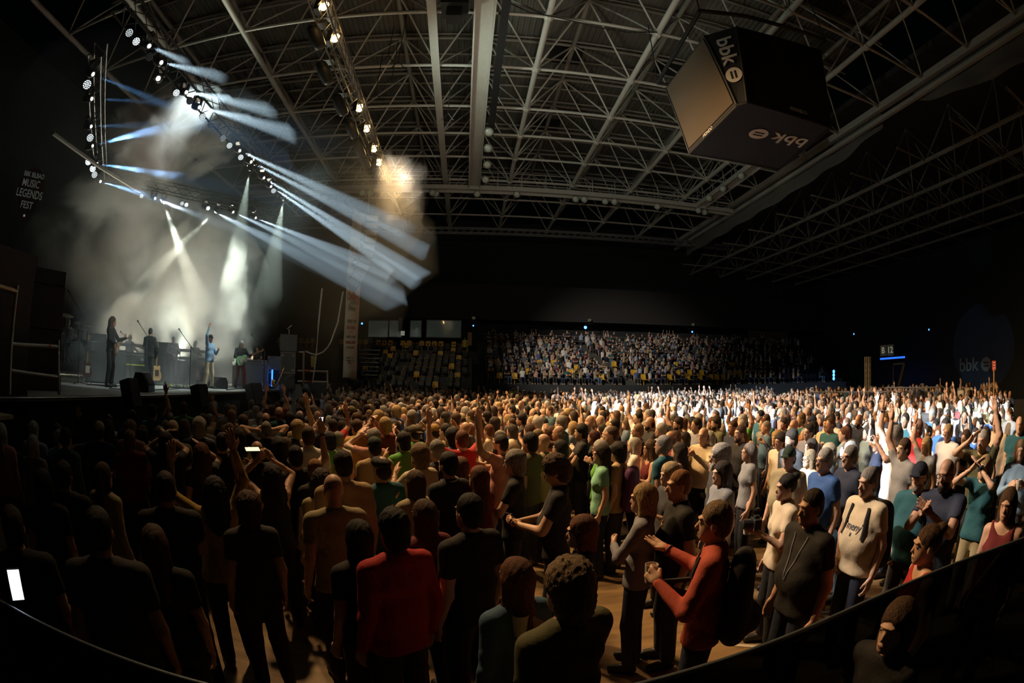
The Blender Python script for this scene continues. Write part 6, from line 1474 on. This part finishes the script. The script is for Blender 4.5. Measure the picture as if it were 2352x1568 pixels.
pos = at_band(341, 880, 16.3); o, hn = person(pos, lens_dir(pos) + 2.6, 1.80, 'm', 'crop', 'black', 'c', 'black', 'black', 'neck', 'strum', 'long', 1.35, '', 'bass player in a dark suit seen from behind against the bright smoke', legs='stand'); held_guitar(o, hn, lens_dir(pos) + 2.6, (.03, .02, .02), 'dark bass guitar held by the man in the dark suit', neckrot=.3)
pos = at_band(395, 882, 19.3); o, hn = person(pos, lens_dir(pos) + .2, 1.76, 'm', 'short', 'grey', 'a', 'slate', 'slate', 'cup', 'strum', 'long', 1.6, '', 'grey haired musician in a rumpled blue grey suit at the centre of the stage', legs='stand')
pos = at_band(479, 890, 16.6); o, hn = person(pos, lens_dir(pos) + .9, 1.74, 'm', 'brimhat', 'black', 'b', 'sky', 'cream', 'cup', 'up', 'long', 1.35, '', 'singer in a light blue denim jacket, cream trousers and dark hat pointing up', legs='wide')
pos = at_band(551, 884, 18.2); o, hn = person(pos, lens_dir(pos) + .35, 1.70, 'm', 'bob', 'white', 'a', 'black', 'maroon', 'neck', 'strum', 'long', 1.5, '', 'white blond guitarist in black shirt and dark red trousers', legs='step', nod=.4); held_guitar(o, hn, lens_dir(pos) + .35, (.25, .55, .30), 'pale green electric guitar played by the white blond musician')
pos = at_band(295, 872, 20.0); person(pos, lens_dir(pos) + .6, 1.76, 'm', 'short', 'silver', 'a', 'white', 'black', 'keys', 'keys', 'long', 1.7, '', 'keyboard player in a white top half hidden by the curly haired guitarist')
pos = at_band(446, 872, 21.6); person(pos, lens_dir(pos) + .4, 1.76, 'm', 'curly', 'brown', 'a', 'olive', 'black', 'keys', 'keys', 'long', 1.7, '', 'keyboard player bent over the rig left of the singer', nod=.35)
pos = at_band(590, 872, 21.5); person(pos, lens_dir(pos) - .2, 1.72, 'm', 'short', 'dark', 'c', 'black', 'black', 'keys', 'keys', 'short', 1.7, '', 'seated looking musician in black behind the blond guitarist at the right of the stage', nod=.3)
q = QD; pos = (q[0] - .75, q[1] + .55, SZ + .56); person(pos, lens_dir(pos) + .2, 1.74, 'm', 'short', 'brown', 'b', 'charcoal', 'black', 'held', 'clap', 'short', 1.7, '', 'drummer seated behind the drum kit at the left end of the stage', legs='sit')
NIND += 9
# security and helpers near the stage end
for (x, y), hh, hr, hcl, cl_, L_, R_, lb in (((818, 895), 1.80, 'short', 'dark', 'black', 'fold', 'fold', 'security guard in black with folded arms by the end of the stage'), ((859, 899), 1.74, 'short', 'sandy', 'khaki', 'down', 'down', 'person in pale top standing next to the thin post by the stage end'), ((1177, 886), 1.76, 'short', 'dark', 'yellow', 'down', 'down', 'steward in a bright yellow vest at the back of the floor')):
    p = at_r(x, y, 17. if x < 900 else 27.); z0 = p[2] - hh; person((p[0], p[1], max(z0, 0.)), lens_dir(p) + .2, hh, 'm', hr, hcl, 'a', cl_, 'black', L_, R_, 'short', 1.7, '', lb); HP.append((p[0], p[1])); NIND += 1
p = at_y(1068, 780, 42.); person((p[0], p[1], p[2] - 1.5), math.pi, 1.74, 'm', 'short', 'dark', 'a', 'yellow', 'black', 'down', 'down', 'short', 1.7, '', 'steward in a yellow vest standing high in the tunnel beside the glass box'); NIND += 1

# ---------------------------------------------------------------- the rest of the standing crowd
def in_floor(x, y):
    r = math.hypot(x, y); az = math.degrees(math.atan2(x, y))
    if r < 5.6 or y < 1.5 or y > 33.8: return False
    if az < -58 or az > 66: return False
    if x < -5.5 and y < 22: return False
    if x < -7.5: return False
    if az > 44 and r > 21.5: return False
    if az > 36 and r > 29 - (az - 36) * .28: return False
    if az > 50 and r < 7.4: return False
    if az > 44 and r < 6.6: return False
    return True
cand = []
sp = .60; j = 0
for yy in np.arange(1.5, 34, sp * .87):
    j += 1
    for xx in np.arange(-8, 30, sp):
        x = xx + (sp / 2 if j % 2 else 0) + RNG.uniform(-.17, .17); y = yy + RNG.uniform(-.17, .17)
        if y > 19 and RNG.random() < .18: continue
        if in_floor(x, y) and all((x - a) ** 2 + (y - b) ** 2 > .42 ** 2 for a, b in HP): cand.append((math.hypot(x, y), x, y))
cand.sort()
MH = ['short'] * 8 + ['crop'] * 4 + ['thick'] * 5 + ['fringe'] * 2 + ['bald'] + ['curly'] + ['cap']
FH = ['long'] * 4 + ['bob'] * 4 + ['longcurly'] * 2 + ['pony'] * 2 + ['bun'] + ['short']
HW = {'short': 'short {} hair', 'crop': 'cropped {} hair', 'thick': 'thick {} hair', 'fringe': 'thinning {} hair', 'bald': 'bald head', 'curly': 'curly {} hair', 'cap': '{} cap', 'long': 'long {} hair', 'bob': '{} bob', 'longcurly': 'long curly {} hair', 'pony': '{} ponytail', 'bun': 'pinned {} hair'}
POSE = [('down', 'down', ''), ('down', 'down', ''), ('down', 'down', ''), ('fold', 'fold', ', arms folded'), ('clap', 'clap', ', clapping'), ('up', 'up', ', two arms up'), ('down', 'up', ', one arm up'), ('down', 'wave', ', waving one arm'), ('clapup', 'clapup', ', clapping overhead'), ('phone', 'down', ', hand lifted'), ('cup', 'down', ', forearm raised'), ('wave', 'wave', ', arms spread up')]
CN = ['black', 'black', 'black', 'charcoal', 'navy', 'navy', 'grey', 'white', 'white', 'blue', 'denim', 'sky', 'olive', 'khaki', 'cream', 'maroon', 'tan', 'pink', 'teal', 'green', 'red', 'slate']
def zone(x, y):
    az = math.degrees(math.atan2(x, y))
    for lim, s in ((-24, 'by the stage skirt'), (-17, 'by the grey speakers'), (-10, 'below the banner'), (-2, 'below the yellow seats'), (5, 'below the tunnel'), (14, 'below the left stand'), (24, 'below the middle stand'), (34, 'below the right stand'), (42, 'below the dark stand'), (50, 'below the upright trusses'), (58, 'below the blue doorway')):
        if az < lim: return s
    return 'below the wall sign'
def dist_word(r): return 'close' if r < 7 else ('mid crowd' if r < 8.5 else ('farther back' if r < 10 else 'far back'))
labels = {}
n_ind = max(0, 298 - NIND); rest_c = cand[n_ind:]
made = []
for r, x, y in cand[:n_ind]:
    fem = RNG.random() < .36; sex = 'f' if fem else 'm'; hr = (FH if fem else MH)[RNG.integers(len(FH if fem else MH))]
    hcl = ('dark', 'black', 'brown', 'grey', 'silver', 'sandy', 'blond', 'auburn')[RNG.choice(8, p=(.24, .12, .2, .16, .1, .08, .05, .05))]
    if hr == 'cap': hcl = ('navy', 'khaki', 'green', 'beige')[RNG.integers(4)]
    lit = x > 3.5
    w = np.array([6, 6, 6, 1.5, 1.2, .35, .6, .45, .5, .7, .9, .15]); w = w * np.array([1, 1, 1, 1, 1, 1.8, 2, 2, 1.5, 1, 1, 2]) if lit else w
    L, R, pw = POSE[RNG.choice(12, p=w / w.sum())]; cl_ = CN[RNG.integers(len(CN))]; hh = RNG.uniform(1.56, 1.72) if fem else RNG.uniform(1.66, 1.86)
    sl = 'long' if RNG.random() < .2 else 'short'; wd_ = (0., .03)[int(RNG.random() < .3)] if not fem else 0.
    hw = HW[hr].format({'dark': 'dark', 'silver': 'silver'}.get(hcl, hcl)); base = '%s, %s, %s top%s' % ('woman' if fem else 'man', hw, {'sky': 'pale blue', 'slate': 'bluish', 'denim': 'faded blue'}.get(cl_, cl_), pw)
    lab = base + ', ' + zone(x, y)
    made.append([lab, x, y, r, sex, hr, hcl, cl_, L, R, sl, wd_, hh])
seen = {}
for m_ in made: seen.setdefault(m_[0], []).append(m_)
for lab, ms in seen.items():
    if len(ms) > 1:
        ms.sort(key=lambda m_: m_[3])
        for i, m_ in enumerate(ms): m_[0] = lab + (', nearest', ', second nearest', ', third nearest', ', fourth nearest', ', fifth nearest')[min(i, 4)] if len(ms) > 1 else lab
for lab, x, y, r, sex, hr, hcl, cl_, L, R, sl, wd_, hh in made:
    q = 1.9 if r < 8 else 2.3
    person((x, y, 0), facing((x, y), RNG.normal(0, 14) + (14 if x > 2 else 0)), hh, sex, hr, hcl, 'abcda'[RNG.integers(5)], cl_, ('charcoal', 'navy', 'denim', 'black')[RNG.integers(4)], L, R, sl, q, 'g' if RNG.random() < .15 and r < 8 else '', lab, 'audience standing on the arena floor', belly=wd_)
    HP.append((x, y))

# the distant audience nobody could pick out one by one: one mesh each for the floor and the stands
m_far = bpy.data.materials.new('distant audience'); m_far.use_nodes = True; nt = m_far.node_tree; a_ = nt.nodes.new('ShaderNodeVertexColor'); a_.layer_name = 'tint'; nt.links.new(a_.outputs[0], nt.nodes['Principled BSDF'].inputs['Base Color']); nt.nodes['Principled BSDF'].inputs['Roughness'].default_value = .75
def thin(V, F, goal):
    """collapse edges until about goal triangles remain"""
    if not len(F) or len(F) * 2 <= goal: return V, (np.concatenate([F[:, :3], F[:, [0, 2, 3]]]) if len(F) else np.zeros((0, 3), int))
    me = mesh_of('thin', V, F); o = link('thin', me); md = o.modifiers.new('d', 'DECIMATE'); md.ratio = goal / (len(F) * 2); md.use_collapse_triangulate = True
    dg = bpy.context.evaluated_depsgraph_get(); ev = o.evaluated_get(dg); m2 = bpy.data.meshes.new_from_object(ev); m2.calc_loop_triangles()
    v = np.empty(len(m2.vertices) * 3); m2.vertices.foreach_get('co', v); t = np.empty(len(m2.loop_triangles) * 3, int); m2.loop_triangles.foreach_get('vertices', t)
    bpy.data.objects.remove(o); bpy.data.meshes.remove(me); bpy.data.meshes.remove(m2); return v.reshape(-1, 3), t.reshape(-1, 3)
def templates(confs, q, zmin=None, goal=(330, 150, 60, 130)):
    out = []
    for c, hk in confs:
        o = build_figure('t', q=q, hands=c.get('L') != 'down' or c.get('R') != 'down', **c); hv, hf = build_hair(hk, max(1.9, q * .8)) if hk != 'bald' else (np.zeros((0, 3)), np.zeros((0, 4), int))
        if c.get('legs') == 'sit' and len(hv): hv = hv - (0, 0, .47)
        P = []
        for i, (v, f) in enumerate((o['body'][:2], o['shirt'][:2], o['trousers'][:2], (hv, hf))):
            if zmin is not None and len(f): keep = v[f][:, :, 2].max(1) > zmin; f = f[keep]; u, inv = np.unique(f, return_inverse=True); v = v[u]; f = inv.reshape(f.shape)
            P.append(thin(v, f, goal[i]))
        V = np.concatenate([p[0] for p in P]); offs = np.cumsum([0] + [len(p[0]) for p in P]); F = np.concatenate([p[1] + offs[i] for i, p in enumerate(P)]); part = np.concatenate([np.full(len(p[0]), i) for i, p in enumerate(P)])
        out.append((V, F, part))
    return out
def mass(name, T, spots, label, group=None):
    VV = []; FF = []; CC = []; off = 0
    for x, y, z, rz, h, ti, cols in spots:
        V, F, part = T[ti]; s = h / 1.75; c, sn = math.cos(rz), math.sin(rz)
        W = np.stack([(V[:, 0] * c - V[:, 1] * sn) * s + x, (V[:, 0] * sn + V[:, 1] * c) * s + y, V[:, 2] * s + z], 1)
        VV.append(W); FF.append(F + off); off += len(V); CC.append(np.array(cols)[part])
    me = mesh_of(name, np.concatenate(VV), np.concatenate(FF), [m_far]); at = me.color_attributes.new('tint', 'FLOAT_COLOR', 'POINT'); C = np.concatenate(CC); C = np.concatenate([C, np.ones((len(C), 1))], 1).astype(np.float32); at.data.foreach_set('color', C.ravel())
    o = link(name, me); tag(o, label, 'audience', group, 'stuff'); return o
def rcols(dim=1.):
    _c = CN[RNG.integers(len(CN) - 3)]
    hcl = ('dark', 'black', 'brown', 'grey', 'silver', 'sandy', 'blond')[RNG.choice(7, p=(.24, .14, .2, .18, .12, .07, .05))]; return [SKIN['abcda'[RNG.integers(5)]], tuple(.7 * v + .3 * sum(CLOTH[_c]) / 3 for v in CLOTH[_c]), CLOTH[('charcoal', 'navy', 'denim', 'black')[RNG.integers(4)]], HAIRC[hcl]]
TS = templates([(dict(), 'short'), (dict(sex='f'), 'bob'), (dict(belly=.03), 'bald'), (dict(L='fold', R='fold'), 'fringe'), (dict(L='up', R='up'), 'short'), (dict(L='down', R='wave'), 'thick'), (dict(L='clapup', R='clapup', sex='f'), 'long'), (dict(L='clap', R='clap'), 'short')], 2.3, 1.0)
sp_ = []
for r, x, y in rest_c:
    lit = x > 3 and y > 8; p = np.array([6, 4.5, 1., 1.6, .13 * (2.2 if lit else 1), .2 * (2.2 if lit else 1), .15 * (2 if lit else 1), .8]); ti = RNG.choice(8, p=p / p.sum())
    sp_.append((x, y, 0, facing((x, y), RNG.normal(0, 14) + 8), RNG.uniform(1.58, 1.84), ti, rcols()))
for k in range(120):   # people on the low platform at the right, behind the rail
    az = math.radians(RNG.uniform(38, 64)); r = RNG.uniform(24.5, 30); x, y = r * math.sin(az), r * math.cos(az); sp_.append((x, y, .25, facing((x, y)), RNG.uniform(1.55, 1.8), RNG.choice(8, p=(.35, .3, .05, .1, .02, .05, .05, .08)), rcols()))
pl = tag(empty('rear_platform', (0, 0, 0)), 'low dark platform with a cloth front carrying people at the back right', 'platform')
for a0 in range(36, 68, 4):
    a = math.radians(a0 + 2); c = (24.1 * math.sin(a), 24.1 * math.cos(a)); MB().box((c[0], c[1], .62), (1.75, .08, 1.24), -a).build('cloth_front', M_BLACK, pl); c = (27.2 * math.sin(a), 27.2 * math.cos(a)); MB().box((c[0], c[1], .12), (2.1, 6.1, .25), -a).build('deck', M_BLACK, pl)
mass('standing_crowd', TS, sp_, 'dense far part of the standing audience, heads and raised arms')
TT = templates([(dict(legs='sit'), 'short'), (dict(legs='sit', sex='f'), 'bob'), (dict(legs='sit', L='fold', R='fold'), 'bald'), (dict(legs='sit', L='clap', R='clap', sex='f'), 'long'), (dict(legs='sit', L='clap', R='clap'), 'short')], 2.6, None, (260, 120, 130, 60))
sp_ = []; empt = []
for k in range(NR):
    for c in range(58):
        x = 1.75 + c * .56 + RNG.uniform(-.06, .06); y = 36.0 + RY * k; z = 2.1 + RZ * k
        if 11.3 < x + k * .28 < 12.6: continue
        dens = .86 if x < 22 else .62 if x < 27 else .35
        if RNG.random() < dens: sp_.append((x, y + .15, z, math.pi + RNG.normal(.25, .25) - math.atan2(0, 1) * 0 + .25, RNG.uniform(1.55, 1.85), RNG.integers(5), rcols()))
        else: empt.append((x, y, z))
mass('seated_crowd', TT, sp_, 'audience seated in rows in the full stand')
n = 0
cnt_ = {}
for x, y, z in empt:
    k = int(round((z - 2.1) / RZ)); blk = x >= 24
    if n >= 140: break
    if (not blk and n < 60) or blk:
        j_ = cnt_[(k, blk)] = cnt_.get((k, blk), 0) + 1; n += 1
        seat(x, y, z, blk, ('dark seat at the right stand end, ' if blk else 'yellow seat among the seated audience, ') + 'row %s, number %s from the left' % (NUM[k], NUM[j_ - 1]), 'dark seats in the full stand' if blk else 'free seats in the full stand')
sp_ = []
for c in range(70):
    x = RNG.uniform(2, 36); sp_.append((x, 44.7 + RNG.uniform(-.2, .3) - .9, 5.9 - .75 + RNG.uniform(0, .1), math.pi + .2, RNG.uniform(1.5, 1.8), RNG.choice(8), rcols()))
mass('gallery_crowd', TS, sp_, 'few dim figures standing in the gallery above the full stand')
